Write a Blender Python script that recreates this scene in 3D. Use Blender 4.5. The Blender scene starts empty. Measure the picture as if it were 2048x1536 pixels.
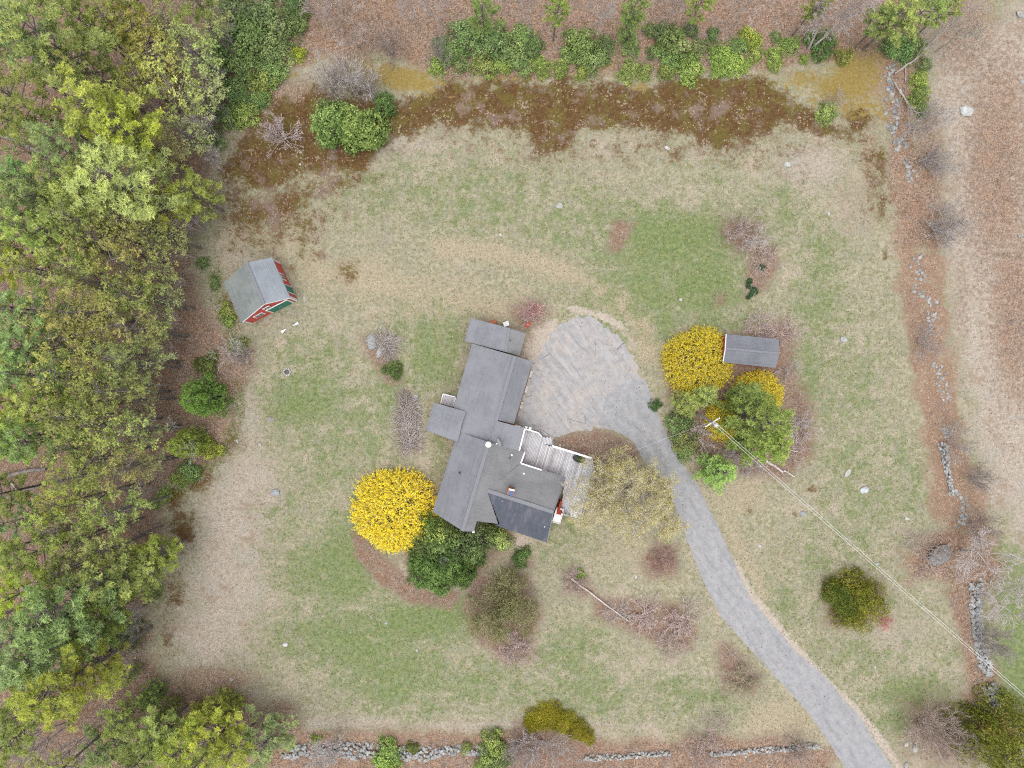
import bpy, bmesh, math, random
import numpy as np
from mathutils import Vector, Matrix

# ------------------------------------------------------------------ camera, world, sun, exposure
SC = bpy.context.scene
COL = SC.collection
H = 72.0                                   # the drone hovers 72 m above the lawn, looking straight down
F = 1024.0 / math.tan(math.radians(35.5))  # focal length in photo pixels (2048 wide)
cam_d = bpy.data.cameras.new("camera")
cam_d.angle = math.radians(71.0)
cam_d.clip_start = 1.0
cam_d.clip_end = 6000.0
cam = bpy.data.objects.new("camera", cam_d)
cam.location = (0, 0, H)
COL.objects.link(cam)
SC.camera = cam

SUN_EL, SUN_AZ = 80.0, 200.0
world = bpy.data.worlds.new("World")
SC.world = world
world.use_nodes = True
wn = world.node_tree
wn.nodes.clear()
w_out = wn.nodes.new("ShaderNodeOutputWorld")
w_bg = wn.nodes.new("ShaderNodeBackground")
w_sky = wn.nodes.new("ShaderNodeTexSky")
w_sky.sky_type = 'NISHITA'
w_sky.sun_disc = False
w_sky.sun_elevation = math.radians(SUN_EL)
w_sky.sun_rotation = math.radians(SUN_AZ)
w_sky.dust_density = 6.0
w_sky.ozone_density = 1.0
w_hs = wn.nodes.new("ShaderNodeHueSaturation")   # overcast: the cloud deck takes most of the blue out
w_hs.inputs["Saturation"].default_value = 0.22
wn.links.new(w_sky.outputs[0], w_hs.inputs["Color"])
wn.links.new(w_hs.outputs[0], w_bg.inputs[0])
w_bg.inputs[1].default_value = 0.15
wn.links.new(w_bg.outputs[0], w_out.inputs[0])

sun_d = bpy.data.lights.new("sun", 'SUN')
sun_d.energy = 0.55
sun_d.angle = math.radians(90)
sun_d.color = (1.0, 0.97, 0.93)
sun = bpy.data.objects.new("sun", sun_d)
sd = Vector((math.sin(math.radians(SUN_AZ)) * math.cos(math.radians(SUN_EL)),
             math.cos(math.radians(SUN_AZ)) * math.cos(math.radians(SUN_EL)),
             math.sin(math.radians(SUN_EL))))
sun.rotation_euler = sd.to_track_quat('Z', 'Y').to_euler()
COL.objects.link(sun)

SC.view_settings.view_transform = 'Standard'
SC.view_settings.look = 'None'
SC.view_settings.exposure = 0.95
SC.view_settings.gamma = 1.0
SC.view_settings.use_curve_mapping = False
SC.cycles.use_denoising = False      # an overcast scene is clean enough; denoising would smear the twigs
SC.cycles.filter_width = 1.1
SC.cycles.max_bounces = 5
SC.cycles.diffuse_bounces = 3
SC.cycles.transparent_max_bounces = 4

RNG = np.random.default_rng(7)
random.seed(7)


def W(px, py, z=0.0):
    """photo pixel of a point at height z -> world position"""
    k = (H - z) / F
    return Vector(((px - 1024.0) * k, -(py - 768.0) * k, z))


# ------------------------------------------------------------------ materials
def nodes(name):
    m = bpy.data.materials.new(name)
    m.use_nodes = True
    nt = m.node_tree
    nt.nodes.clear()
    out = nt.nodes.new("ShaderNodeOutputMaterial")
    return m, nt, out


class NT:
    """tiny helper that strings shader nodes together"""
    def __init__(s, nt):
        s.nt = nt
        s.pos = nt.nodes.new("ShaderNodeNewGeometry").outputs["Position"]

    def _in(s, sock, v):
        if isinstance(v, bpy.types.NodeSocket):
            s.nt.links.new(v, sock)
        elif isinstance(v, (tuple, list)):
            sock.default_value = (*v, 1.0) if len(v) == 3 and len(sock.default_value) == 4 else v
        else:
            sock.default_value = v

    def noise(s, scale, detail=4, rough=0.55, vec=None, dist=0.0, col=False):
        n = s.nt.nodes.new("ShaderNodeTexNoise")
        s._in(n.inputs["Vector"], vec or s.pos)
        n.inputs["Scale"].default_value = scale
        n.inputs["Detail"].default_value = detail
        n.inputs["Roughness"].default_value = rough
        n.inputs["Distortion"].default_value = dist
        return n.outputs[1 if col else 0]

    def voro(s, scale, feat='F1', out="Color", vec=None):
        n = s.nt.nodes.new("ShaderNodeTexVoronoi")
        n.feature = feat
        s._in(n.inputs["Vector"], vec or s.pos)
        n.inputs["Scale"].default_value = scale
        return n.outputs[out]

    def vscale(s, v, vec=None, rot=0.0):
        n = s.nt.nodes.new("ShaderNodeMapping")
        s._in(n.inputs["Vector"], vec or s.pos)
        n.inputs["Scale"].default_value = v
        n.inputs["Rotation"].default_value = (0, 0, rot)
        return n.outputs[0]

    def rotpos(s, ang):
        """position turned so that x runs along direction ang"""
        n = s.nt.nodes.new("ShaderNodeVectorRotate")
        n.rotation_type = 'Z_AXIS'
        s._in(n.inputs["Vector"], s.pos)
        n.inputs["Angle"].default_value = -ang
        return n.outputs[0]

    def math(s, op, a, b=0.0, c=None, clamp=False):
        n = s.nt.nodes.new("ShaderNodeMath")
        n.operation = op
        n.use_clamp = clamp
        s._in(n.inputs[0], a)
        s._in(n.inputs[1], b)
        if c is not None:
            s._in(n.inputs[2], c)
        return n.outputs[0]

    def ramp(s, v, a, b, c=0.0, d=1.0, smooth=True):
        n = s.nt.nodes.new("ShaderNodeMapRange")
        n.interpolation_type = 'SMOOTHSTEP' if smooth else 'LINEAR'
        s._in(n.inputs[0], v)
        for i, x in enumerate((a, b, c, d)):
            n.inputs[i + 1].default_value = x
        return n.outputs[0]

    def mix(s, f, a, b, mode='MIX'):
        n = s.nt.nodes.new("ShaderNodeMix")
        n.data_type = 'RGBA'
        n.blend_type = mode
        s._in(n.inputs[0], f)
        s._in(n.inputs[6], a)
        s._in(n.inputs[7], b)
        return n.outputs[2]

    def attr(s, name, out="Fac"):
        n = s.nt.nodes.new("ShaderNodeAttribute")
        n.attribute_name = name
        return n.outputs[out]

    def sep(s, c):
        n = s.nt.nodes.new("ShaderNodeSeparateColor")
        s._in(n.inputs[0], c)
        return n.outputs

    def bump(s, h, strength=0.4, dist=0.05):
        n = s.nt.nodes.new("ShaderNodeBump")
        n.inputs["Strength"].default_value = strength
        n.inputs["Distance"].default_value = dist
        s._in(n.inputs["Height"], h)
        return n.outputs[0]

    def objinfo(s, out):
        return s.nt.nodes.new("ShaderNodeObjectInfo").outputs[out]


ALBEDO = 0.79      # the colours below were picked by eye; this brings them to the exposure set above


def surf(nt, out, T, col, rough=0.9, metal=0.0, bump=None, spec=0.2):
    p = nt.nodes.new("ShaderNodeBsdfPrincipled")
    if not isinstance(col, tuple) or max(col[:3]) < 0.7:
        col = T.mix(1.0, col, (ALBEDO, ALBEDO, ALBEDO), 'MULTIPLY')
    T._in(p.inputs["Base Color"], col)
    T._in(p.inputs["Roughness"], rough)
    p.inputs["Metallic"].default_value = metal
    p.inputs["Specular IOR Level"].default_value = spec
    if bump is not None:
        nt.links.new(bump, p.inputs["Normal"])
    nt.links.new(p.outputs[0], out.inputs[0])


def mat_leaf(name, dark, mid, light, transl=0.3, use_color=True):
    """foliage: three albedos picked by the leaf's own random value, times the object's own tint"""
    m, nt, out = nodes(name)
    T = NT(nt)
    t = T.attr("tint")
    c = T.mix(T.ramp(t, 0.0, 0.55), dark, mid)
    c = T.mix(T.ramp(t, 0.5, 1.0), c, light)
    if use_color:
        c = T.mix(1.0, c, T.objinfo("Color"), 'MULTIPLY')
    hs = nt.nodes.new("ShaderNodeHueSaturation")
    T._in(hs.inputs["Color"], c)
    T._in(hs.inputs["Value"], T.ramp(T.objinfo("Random"), 0, 1, 0.88, 1.12, False))
    d = nt.nodes.new("ShaderNodeBsdfDiffuse")
    tr = nt.nodes.new("ShaderNodeBsdfTranslucent")
    nt.links.new(hs.outputs[0], d.inputs[0])
    nt.links.new(hs.outputs[0], tr.inputs[0])
    mx = nt.nodes.new("ShaderNodeMixShader")
    mx.inputs[0].default_value = transl
    nt.links.new(d.outputs[0], mx.inputs[1])
    nt.links.new(tr.outputs[0], mx.inputs[2])
    nt.links.new(mx.outputs[0], out.inputs[0])
    return m


def mat_plain(name, c1, c2=None, scale=3.0, rough=0.85, metal=0.0, bump=0.0, spec=0.2, tint=False):
    m, nt, out = nodes(name)
    T = NT(nt)
    c = T.mix(T.ramp(T.noise(scale, 5, 0.65), 0.3, 0.7), c1, c2 or c1)
    if tint:
        c = T.mix(1.0, c, T.objinfo("Color"), 'MULTIPLY')
    b = T.bump(T.noise(scale * 4, 4, 0.6), bump, 0.02) if bump else None
    surf(nt, out, T, c, rough, metal, b, spec)
    return m


def mat_shingle(name, c1, c2, ang, course=0.14, streak=0.5, stain=None, pale=None):
    """asphalt shingles: courses run along direction ang, tabs as small tonal blocks, weather streaks across them"""
    m, nt, out = nodes(name)
    T = NT(nt)
    r = T.rotpos(ang)
    br = nt.nodes.new("ShaderNodeTexBrick")
    nt.links.new(r, br.inputs["Vector"])
    br.inputs["Scale"].default_value = 1.0
    br.inputs["Brick Width"].default_value = 0.3
    br.inputs["Row Height"].default_value = course
    br.inputs["Mortar Size"].default_value = 0.012
    br.inputs["Color1"].default_value = (*c1, 1)
    br.inputs["Color2"].default_value = (*c2, 1)
    br.inputs["Mortar"].default_value = (*[x * 0.8 for x in c1], 1)
    c = br.outputs[0]
    n1 = T.noise(1.9, 7, 0.75, T.vscale((0.22, 2.2, 1), r))
    c = T.mix(T.ramp(n1, 0.44, 0.64, 0, streak), c, tuple(x * 0.72 for x in c1))
    n3 = T.noise(2.2, 4, 0.6, T.vscale((1.8, 0.25, 1), r))
    c = T.mix(T.ramp(n3, 0.5, 0.75, 0, streak * 0.8), c, tuple(x * 1.18 for x in c2))
    n2 = T.noise(0.45, 5, 0.6)
    c = T.mix(T.ramp(n2, 0.42, 0.62, 0, 0.55), c, pale or tuple(x * 1.12 for x in c2))
    if stain:
        c = T.mix(T.ramp(T.noise(1.1, 6, 0.75, T.vscale((1.6, 0.22, 1), r)), 0.46, 0.72, 0, 0.7), c, stain)
    g = T.noise(30, 2, 0.5)
    c = T.mix(T.ramp(g, 0.3, 0.7, 0, 0.06), c, (0.5, 0.5, 0.52))
    surf(nt, out, T, c, 0.9, 0, None, 0.15)
    return m


NORTH = math.radians(90)
RA = math.atan2(129.6, -37.5)             # direction of the main ridge in photo pixels (y down)
RIDGE = math.atan2(-129.6, -37.5)         # same, y up
M = {}
M['bark'] = mat_plain('pine_bark', (0.12, 0.10, 0.09), (0.24, 0.215, 0.20), 2.5, bump=0.4)
M['twig'] = mat_plain('grey_twig_bark', (0.42, 0.38, 0.365), (0.58, 0.53, 0.51), 2.0, tint=True)
M['birch'] = mat_plain('birch_bark', (0.62, 0.60, 0.57), (0.36, 0.34, 0.32), 6.0)
M['needle'] = mat_leaf('pine_needles', (0.17, 0.195, 0.115), (0.38, 0.41, 0.20), (0.58, 0.585, 0.265), 0.48)
M['leaf'] = mat_leaf('shrub_leaves', (0.07, 0.105, 0.045), (0.155, 0.215, 0.085), (0.28, 0.35, 0.145), 0.3)
M['flower'] = mat_leaf('yellow_flowers', (0.82, 0.64, 0.03), (0.93, 0.79, 0.045), (0.95, 0.87, 0.12), 0.4)
M['bud'] = mat_leaf('yellow_buds', (0.32, 0.28, 0.09), (0.46, 0.41, 0.13), (0.58, 0.53, 0.20), 0.3)
M['stone'] = mat_plain('field_stone', (0.20, 0.21, 0.21), (0.36, 0.36, 0.35), 2.6, bump=0.6, tint=True)
M['roof_light'] = mat_shingle('house_shingles', (0.170, 0.177, 0.198), (0.194, 0.200, 0.220), RIDGE)
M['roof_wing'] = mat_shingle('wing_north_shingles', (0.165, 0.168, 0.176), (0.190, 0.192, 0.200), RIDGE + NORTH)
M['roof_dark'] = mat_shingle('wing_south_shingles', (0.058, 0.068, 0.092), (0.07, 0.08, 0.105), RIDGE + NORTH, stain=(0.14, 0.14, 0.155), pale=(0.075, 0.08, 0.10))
M['cap'] = mat_plain('ridge_cap_shingles', (0.21, 0.215, 0.235), (0.15, 0.155, 0.175), 9.0)
M['gravel'] = mat_plain('roof_edge', (0.20, 0.21, 0.235), (0.15, 0.16, 0.18), 6.0)
BARN_A = math.atan2(-85, 37)
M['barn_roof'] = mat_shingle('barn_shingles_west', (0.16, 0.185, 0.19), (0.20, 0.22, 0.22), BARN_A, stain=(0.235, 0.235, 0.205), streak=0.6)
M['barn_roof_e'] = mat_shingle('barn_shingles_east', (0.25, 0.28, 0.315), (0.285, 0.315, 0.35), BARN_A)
M['shed_roof'] = mat_shingle('shed_shingles', (0.155, 0.162, 0.19), (0.185, 0.192, 0.22), math.radians(-4))
M['red'] = mat_plain('red_painted_siding', (0.60, 0.105, 0.085), (0.50, 0.085, 0.07), 2.0)
M['white'] = mat_plain('white_paint', (0.78, 0.78, 0.78), (0.66, 0.67, 0.68), 3.0, rough=0.6)
M['green'] = mat_plain('green_painted_boards', (0.035, 0.19, 0.135), (0.05, 0.23, 0.16), 3.0, rough=0.7)
M['glass'] = mat_plain('window_glass', (0.05, 0.07, 0.07), (0.10, 0.12, 0.12), 1.0, rough=0.08, spec=0.6)
M['deck'] = mat_plain('weathered_deck', (0.47, 0.475, 0.485), (0.37, 0.37, 0.37), 1.2, tint=True)
M['brick'] = mat_plain('chimney_brick', (0.42, 0.15, 0.08), (0.30, 0.12, 0.07), 8.0)
M['blue'] = mat_plain('blue_flue_cover', (0.05, 0.11, 0.24), None, rough=0.5)
M['metal'] = mat_plain('galvanised_metal', (0.5, 0.52, 0.54), (0.4, 0.42, 0.44), 4.0, rough=0.45, metal=0.4)
M['dark'] = mat_plain('dark_plastic', (0.02, 0.025, 0.035), (0.05, 0.055, 0.06), 5.0, rough=0.6)
M['wood'] = mat_plain('weathered_wood', (0.38, 0.34, 0.31), (0.27, 0.235, 0.215), 3.0)
M['log'] = mat_plain('bleached_wood', (0.58, 0.53, 0.50), (0.36, 0.31, 0.29), 3.0)
M['matred'] = mat_plain('red_door_mat', (0.33, 0.05, 0.03), (0.25, 0.04, 0.03), 9.0)
M['ash'] = mat_plain('fire_ash', (0.13, 0.12, 0.12), (0.06, 0.055, 0.055), 6.0)
M['wire'] = mat_plain('power_cable', (0.62, 0.62, 0.62), None, rough=0.5)
M['soil'] = mat_plain('mineral_litter', (0.20, 0.15, 0.10), (0.10, 0.07, 0.05), 9.0)


# ------------------------------------------------------------------ object helpers
def tag(o, label=None, cat=None, group=None, kind=None):
    if label:
        o['label'] = label
    if cat:
        o['category'] = cat
    if group:
        o['group'] = group
    if kind:
        o['kind'] = kind
    return o


def link(o, parent=None):
    COL.objects.link(o)
    if parent is not None:
        o.parent = parent
    return o


def empty(name, loc=(0, 0, 0), rz=0.0, **kw):
    o = bpy.data.objects.new(name, None)
    o.location = loc
    o.rotation_euler = (0, 0, rz)
    o.empty_display_size = 0.3
    COL.objects.link(o)
    return tag(o, **kw)


def mesh_np(name, verts, tris, mat=None, tint=None, smooth=False):
    me = bpy.data.meshes.new(name)
    verts = np.asarray(verts, dtype=np.float32)
    tris = np.asarray(tris, dtype=np.int32)
    k = tris.shape[1]
    me.vertices.add(len(verts))
    me.vertices.foreach_set("co", verts.ravel())
    me.loops.add(tris.size)
    me.loops.foreach_set("vertex_index", tris.ravel())
    me.polygons.add(len(tris))
    me.polygons.foreach_set("loop_start", np.arange(0, tris.size, k, dtype=np.int32))
    me.polygons.foreach_set("loop_total", np.full(len(tris), k, dtype=np.int32))
    if smooth:
        me.polygons.foreach_set("use_smooth", np.ones(len(tris), dtype=bool))
    me.update(calc_edges=True)
    if tint is not None:
        a = me.attributes.new("tint", 'FLOAT', 'FACE')
        a.data.foreach_set("value", np.asarray(tint, dtype=np.float32))
    if mat:
        me.materials.append(mat)
    return me


class MB:
    """collects boxes, polygons and tubes for one mesh"""
    def __init__(s):
        s.v, s.f = [], []

    def add(s, vs, fs):
        b = len(s.v)
        s.v += [tuple(v) for v in vs]
        s.f += [tuple(i + b for i in f) for f in fs]
        return s

    def box(s, c, size, rz=0.0, rx=0.0, ry=0.0):
        R = Matrix.Rotation(rz, 3, 'Z') @ Matrix.Rotation(ry, 3, 'Y') @ Matrix.Rotation(rx, 3, 'X')
        c = Vector(c)
        vs = [c + R @ Vector((x * size[0] / 2, y * size[1] / 2, z * size[2] / 2))
              for z in (-1, 1) for y in (-1, 1) for x in (-1, 1)]
        return s.add(vs, [(0, 2, 3, 1), (4, 5, 7, 6), (0, 1, 5, 4), (2, 6, 7, 3), (0, 4, 6, 2), (1, 3, 7, 5)])

    def bar(s, a, b, w, h, up=Vector((0, 0, 1))):
        a, b = Vector(a), Vector(b)
        d = (b - a).normalized()
        sx = d.cross(up)
        sx = sx.normalized() if sx.length > 1e-5 else Vector((1, 0, 0))
        sz = sx.cross(d).normalized()
        vs = []
        for p in (a, b):
            for i, j in ((-1, -1), (1, -1), (1, 1), (-1, 1)):
                vs.append(p + sx * i * w / 2 + sz * j * h / 2)
        return s.add(vs, [(0, 1, 2, 3), (7, 6, 5, 4), (0, 4, 5, 1), (1, 5, 6, 2), (2, 6, 7, 3), (3, 7, 4, 0)])

    def tube(s, pts, rs, n=8, cap=True):
        pts = [Vector(p) for p in pts]
        b = len(s.v)
        up = Vector((0, 0, 1))
        for i, p in enumerate(pts):
            d = (pts[min(i + 1, len(pts) - 1)] - pts[max(i - 1, 0)]).normalized()
            x = d.cross(up)
            x = x.normalized() if x.length > 1e-3 else Vector((1, 0, 0))
            y = x.cross(d)
            r = rs[i] if isinstance(rs, (list, tuple)) else rs
            for k in range(n):
                a = 2 * math.pi * k / n
                s.v.append(tuple(p + (x * math.cos(a) + y * math.sin(a)) * r))
        for i in range(len(pts) - 1):
            for k in range(n):
                k2 = (k + 1) % n
                s.f.append((b + i * n + k, b + i * n + k2, b + (i + 1) * n + k2, b + (i + 1) * n + k))
        if cap:
            s.f.append(tuple(b + k for k in range(n))[::-1])
            s.f.append(tuple(b + (len(pts) - 1) * n + k for k in range(n)))
        return s

    def slab(s, pts, th):
        """a plate: polygon of 3D points, thickness th downwards"""
        n = len(pts)
        vs = [Vector(p) for p in pts] + [Vector(p) - Vector((0, 0, th)) for p in pts]
        return s.add(vs, [tuple(range(n)), tuple(range(2 * n - 1, n - 1, -1))] +
                     [(i, i + n, (i + 1) % n + n, (i + 1) % n) for i in range(n)])

    def build(s, name, mat, parent=None, kind=None, label=None, cat=None, group=None, smooth=False, color=None):
        me = bpy.data.meshes.new(name)
        me.from_pydata(s.v, [], s.f)
        bm = bmesh.new()
        bm.from_mesh(me)
        bmesh.ops.recalc_face_normals(bm, faces=bm.faces)
        bm.to_mesh(me)
        bm.free()
        if smooth:
            for p in me.polygons:
                p.use_smooth = True
        me.materials.append(mat)
        o = bpy.data.objects.new(name, me)
        if color:
            o.color = (*color, 1)
        link(o, parent)
        if parent is not None:                      # built in world space: undo the parent's placement
            bpy.context.view_layer.update()
            o.matrix_parent_inverse = parent.matrix_world.inverted()
        return tag(o, label, cat, group, kind)


# ------------------------------------------------------------------ ground
GX = [-2500, -1200, -600, -300, -160, -110, -85, -70] + list(np.arange(-60, 60.01, 0.25)) + [70, 85, 110, 160, 300, 600, 1200, 2500]
GY = [-2500, -1200, -600, -300, -160, -110, -85, -60] + list(np.arange(-46, 46.01, 0.25)) + [60, 85, 110, 160, 300, 600, 1200, 2500]
GX, GY = np.array(GX, float), np.array(GY, float)
X, Y = np.meshgrid(GX, GY)
PX = X * F / H + 1024.0
PY = 768.0 - Y * F / H


def vnoise(x, y, seed):
    r = np.random.default_rng(seed)
    tab = r.random((256, 256))
    xi, yi = np.floor(x).astype(int), np.floor(y).astype(int)
    fx, fy = x - xi, y - yi
    fx, fy = fx * fx * (3 - 2 * fx), fy * fy * (3 - 2 * fy)
    g = lambda i, j: tab[(xi + i) % 256, (yi + j) % 256]
    return (g(0, 0) * (1 - fx) + g(1, 0) * fx) * (1 - fy) + (g(0, 1) * (1 - fx) + g(1, 1) * fx) * fy


def fbm(scale, seed, octs=5):
    v, a, t = 0, 1.0, 0
    for o in range(octs):
        v = v + a * vnoise(PX / scale * 2 ** o + 31.7 * o, PY / scale * 2 ** o + 11.3 * o, seed + o)
        t += a
        a *= 0.55
    return v / t - 0.5


N1, N2, N3 = fbm(140, 1), fbm(45, 11), fbm(18, 21)


def poly(pts, soft=12, rag=18):
    """0..1 mask of a polygon given in photo pixels, with a ragged soft edge"""
    pts = np.array(pts, float)
    d2 = np.full(PX.shape, 1e12)
    inside = np.zeros(PX.shape, bool)
    n = len(pts)
    for i in range(n):
        x0, y0 = pts[i]
        x1, y1 = pts[(i + 1) % n]
        ex, ey = x1 - x0, y1 - y0
        t = np.clip(((PX - x0) * ex + (PY - y0) * ey) / (ex * ex + ey * ey), 0, 1)
        d2 = np.minimum(d2, (PX - x0 - t * ex) ** 2 + (PY - y0 - t * ey) ** 2)
        if y0 != y1:
            c = ((y0 > PY) != (y1 > PY)) & (PX < (x1 - x0) * (PY - y0) / (y1 - y0) + x0)
            inside ^= c
    d = np.sqrt(d2) * np.where(inside, 1, -1) + rag * (2.0 * N2 + 1.2 * N3)
    return np.clip(0.5 + d / (2 * soft * 2.2), 0, 1)


def blobs(lst):
    out = np.zeros(PX.shape)
    for b in lst:
        x, y, rx, ry, a = b[:5]
        th = math.radians(b[5]) if len(b) > 5 else 0
        dx, dy = PX - x, PY - y
        u = (dx * math.cos(th) + dy * math.sin(th)) / rx
        v = (-dx * math.sin(th) + dy * math.cos(th)) / ry
        out = np.maximum(out, a * np.exp(-(u * u + v * v) ** 1.3))
    return np.clip(out, 0, 1)


def mx(*a):
    r = a[0]
    for b in a[1:]:
        r = np.maximum(r, b)
    return r


def band(pts, width, soft=8, rag=10):
    """mask along a polyline"""
    d2 = np.full(PX.shape, 1e12)
    for (x0, y0), (x1, y1) in zip(pts[:-1], pts[1:]):
        ex, ey = x1 - x0, y1 - y0
        t = np.clip(((PX - x0) * ex + (PY - y0) * ey) / (ex * ex + ey * ey), 0, 1)
        d2 = np.minimum(d2, (PX - x0 - t * ex) ** 2 + (PY - y0 - t * ey) ** 2)
    return np.clip(0.5 + (width - np.sqrt(d2) + rag * (2 * N2 + N3)) / (2 * soft * 1.5), 0, 1)


BIG = 60000
litter = mx(
    poly([(-BIG, -BIG), (455, -BIG), (470, 130), (480, 220), (440, 290), (415, 400), (385, 480), (395, 580), (440, 650),
          (500, 700), (500, 740), (470, 790), (470, 850), (440, 920), (330, 985), (325, 1080), (300, 1180), (290, 1290),
          (330, 1350), (430, 1380), (560, 1420), (600, 1450), (600, BIG), (-BIG, BIG)], 16, 26),
    poly([(430, -BIG), (1760, -BIG), (1760, 120), (1560, 140), (1400, 150), (1100, 158), (900, 160), (770, 105), (640, 110),
          (560, 150), (470, 250), (430, 250)], 9, 14),
    poly([(560, 1462), (1000, 1462), (1250, 1480), (1400, 1472), (1560, 1480), (1670, 1500), (1700, BIG), (560, BIG)], 10, 16),
    poly([(1750, -BIG), (1860, -BIG), (1850, 120), (1830, 230), (1850, 330), (1890, 420), (1870, 500), (1800, 500), (1780, 380), (1770, 250), (1760, 150)], 14, 22),
    poly([(1890, 1180), (1930, 1150), (1960, 1200), (1950, 1290), (1990, 1340), (1990, 1400), (1945, 1420), (1930, 1350), (1915, 1250)], 10, 14),
    poly([(1800, 1110), (1870, 1060), (1960, 1050), (2010, 1130), (1940, 1200), (1880, 1160), (1820, 1170)], 14, 20),
    0.8 * blobs([(1995, 330, 95, 330, .9), (1930, 60, 80, 120, .9), (2030, 620, 70, 240, .9), (1950, 450, 50, 120, .6), (1930, 150, 30, 60, .6), (2020, 800, 60, 60, .5), (1925, 600, 24, 160, .6), (560, 190, 110, 50, .9), (500, 240, 50, 50, .8), (1740, 330, 30, 160, .68), (1700, 400, 40, 90, .5), (1690, 110, 60, 30, .8), (620, 190, 60, 25, .8), (420, 1360, 120, 36, .9), (560, 1415, 60, 20, .8), (1560, 145, 60, 12, .6), (1860, 330, 40, 160, .9), (590, 225, 60, 14, .8), (1830, 1500, 120, 30, .35), (700, 110, 60, 30, .9)]))
moss = mx(
    poly([(870, 172), (1000, 166), (1100, 163), (1300, 160), (1500, 148), (1560, 170), (1600, 205), (1650, 240), (1690, 250),
          (1680, 275), (1560, 262), (1480, 280), (1430, 295), (1360, 268), (1310, 285), (1260, 260), (1170, 262), (1130, 300),
          (1070, 315), (1030, 268), (960, 262), (880, 260), (820, 270), (760, 300), (720, 340), (640, 352), (600, 350), (540, 400), (500, 380),
          (450, 350), (450, 315), (500, 270), (540, 200), (640, 180), (780, 200), (840, 190)], 11, 24),
    0.8 * poly([(450, 360), (600, 340), (720, 330), (700, 380), (640, 440), (600, 520), (540, 500), (470, 480), (450, 420)], 34, 50),
    0.62 * poly([(850, 255), (1100, 290), (1300, 270), (1500, 285), (1640, 270), (1600, 310), (1300, 315), (1100, 330), (900, 300)], 26, 40),
    0.72 * poly([(1670, 130), (1750, 200), (1760, 300), (1775, 420), (1745, 420), (1730, 300), (1690, 220)], 20, 40),
    poly([(1690, 205), (1740, 200), (1750, 260), (1735, 290), (1690, 280)], 14, 30),
    0.85 * blobs([(500, 470, 45, 40, .65), (640, 510, 30, 16, .6), (700, 545, 40, 28, .62), (350, 1000, 26, 34, .9), (395, 950, 40, 40, .9), (365, 1060, 34, 50, .85), (470, 880, 26, 30, .7),
                  (350, 1180, 30, 50, .7), (335, 1270, 26, 60, .6), (1762, 325, 14, 40, .9), (1765, 410, 14, 30, .9), (1755, 365, 24, 16, .6),
                  (1772, 510, 8, 22, .8), (455, 600, 20, 40, .6), (470, 640, 30, 30, .6), (450, 690, 20, 20, .6), (525, 1010, 9, 6, .5),
                  (1660, 215, 20, 30, .4), (1620, 980, 16, 10, .75), (1560, 975, 10, 8, .6), (1590, 1028, 10, 8, .6), (1500, 1022, 16, 10, .6)]))
ymoss = mx(
    poly([(690, 120), (760, 125), (830, 145), (880, 165), (860, 185), (790, 180), (740, 160), (700, 140)], 10, 12),
    0.9 * poly([(1540, 142), (1650, 132), (1690, 90), (1755, 110), (1765, 240), (1720, 220), (1650, 225), (1610, 185), (1560, 160)], 18, 26),
    0.8 * blobs([(1280, 175, 26, 16, .7), (1130, 230, 60, 30, .35), (930, 200, 60, 30, .4), (580, 150, 26, 12, .7), (660, 330, 60, 26, .3),
                 (1470, 230, 40, 20, .35), (1210, 130, 40, 20, .6), (1000, 158, 120, 8, .6)]))
green = mx(0.95 * band([(1556, 1250), (1600, 1300), (1660, 1365), (1710, 1412), (1750, 1450)], 4, 4, 3), np.clip(blobs([
    (1330, 480, 190, 90, 1.0), (1270, 590, 150, 90, .9), (1400, 560, 110, 110, .95), (1250, 500, 60, 60, .8), (1480, 620, 60, 60, .6), (1160, 450, 160, 90, .6),
    (960, 400, 260, 90, .5), (740, 400, 90, 70, .5), (1320, 640, 60, 60, .8), (1650, 500, 60, 80, .7), (1640, 620, 70, 110, .65), (1610, 740, 50, 90, .75),
    (1700, 780, 90, 150, .5), (1690, 900, 100, 80, .45), (1780, 960, 90, 110, .42), (1710, 1040, 110, 100, .4), (880, 660, 110, 70, .75),
    (870, 720, 70, 80, .8), (640, 720, 110, 80, .6), (620, 800, 110, 70, .85), (700, 860, 120, 90, .65), (780, 780, 60, 70, .7), (650, 940, 110, 90, .5),
    (560, 1020, 60, 70, .5), (700, 1100, 90, 90, .85), (620, 1140, 90, 70, .7), (690, 1170, 90, 60, .8), (860, 1240, 150, 60, .95), (700, 1280, 180, 90, .8),
    (800, 1350, 160, 80, .8), (620, 1260, 80, 80, .65), (960, 1360, 120, 60, .65), (1140, 1300, 100, 70, .75), (1180, 1390, 140, 80, .6),
    (1350, 1390, 110, 60, .6), (1040, 1390, 60, 30, .7), (840, 1400, 60, 60, .6), (1450, 1410, 60, 60, .5), (1600, 1130, 90, 70, .45), (1580, 1200, 60, 70, .5), (1720, 1310, 110, 50, .5),
    (1820, 1390, 90, 50, .8), (1790, 1440, 40, 40, .8), (2040, 1290, 60, 200, 1.0), (2000, 1420, 60, 60, .9), (2010, 1130, 40, 60, .7),
    (1210, 690, 60, 60, .2), (1900, 1320, 40, 40, .3), (890, 1010, 30, 30, .5), (760, 1000, 160, 120, .35), (1130, 1080, 70, 60, .5), (1700, 1180, 120, 60, .4), (1560, 420, 90, 60, .5),
    (970, 320, 120, 30, .25), (1400, 350, 150, 40, .3), (880, 880, 30, 80, .6)]) * 1.0 + 0.40 * N1 + 0.30 * N2 + 0.02, 0, 1))
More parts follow.
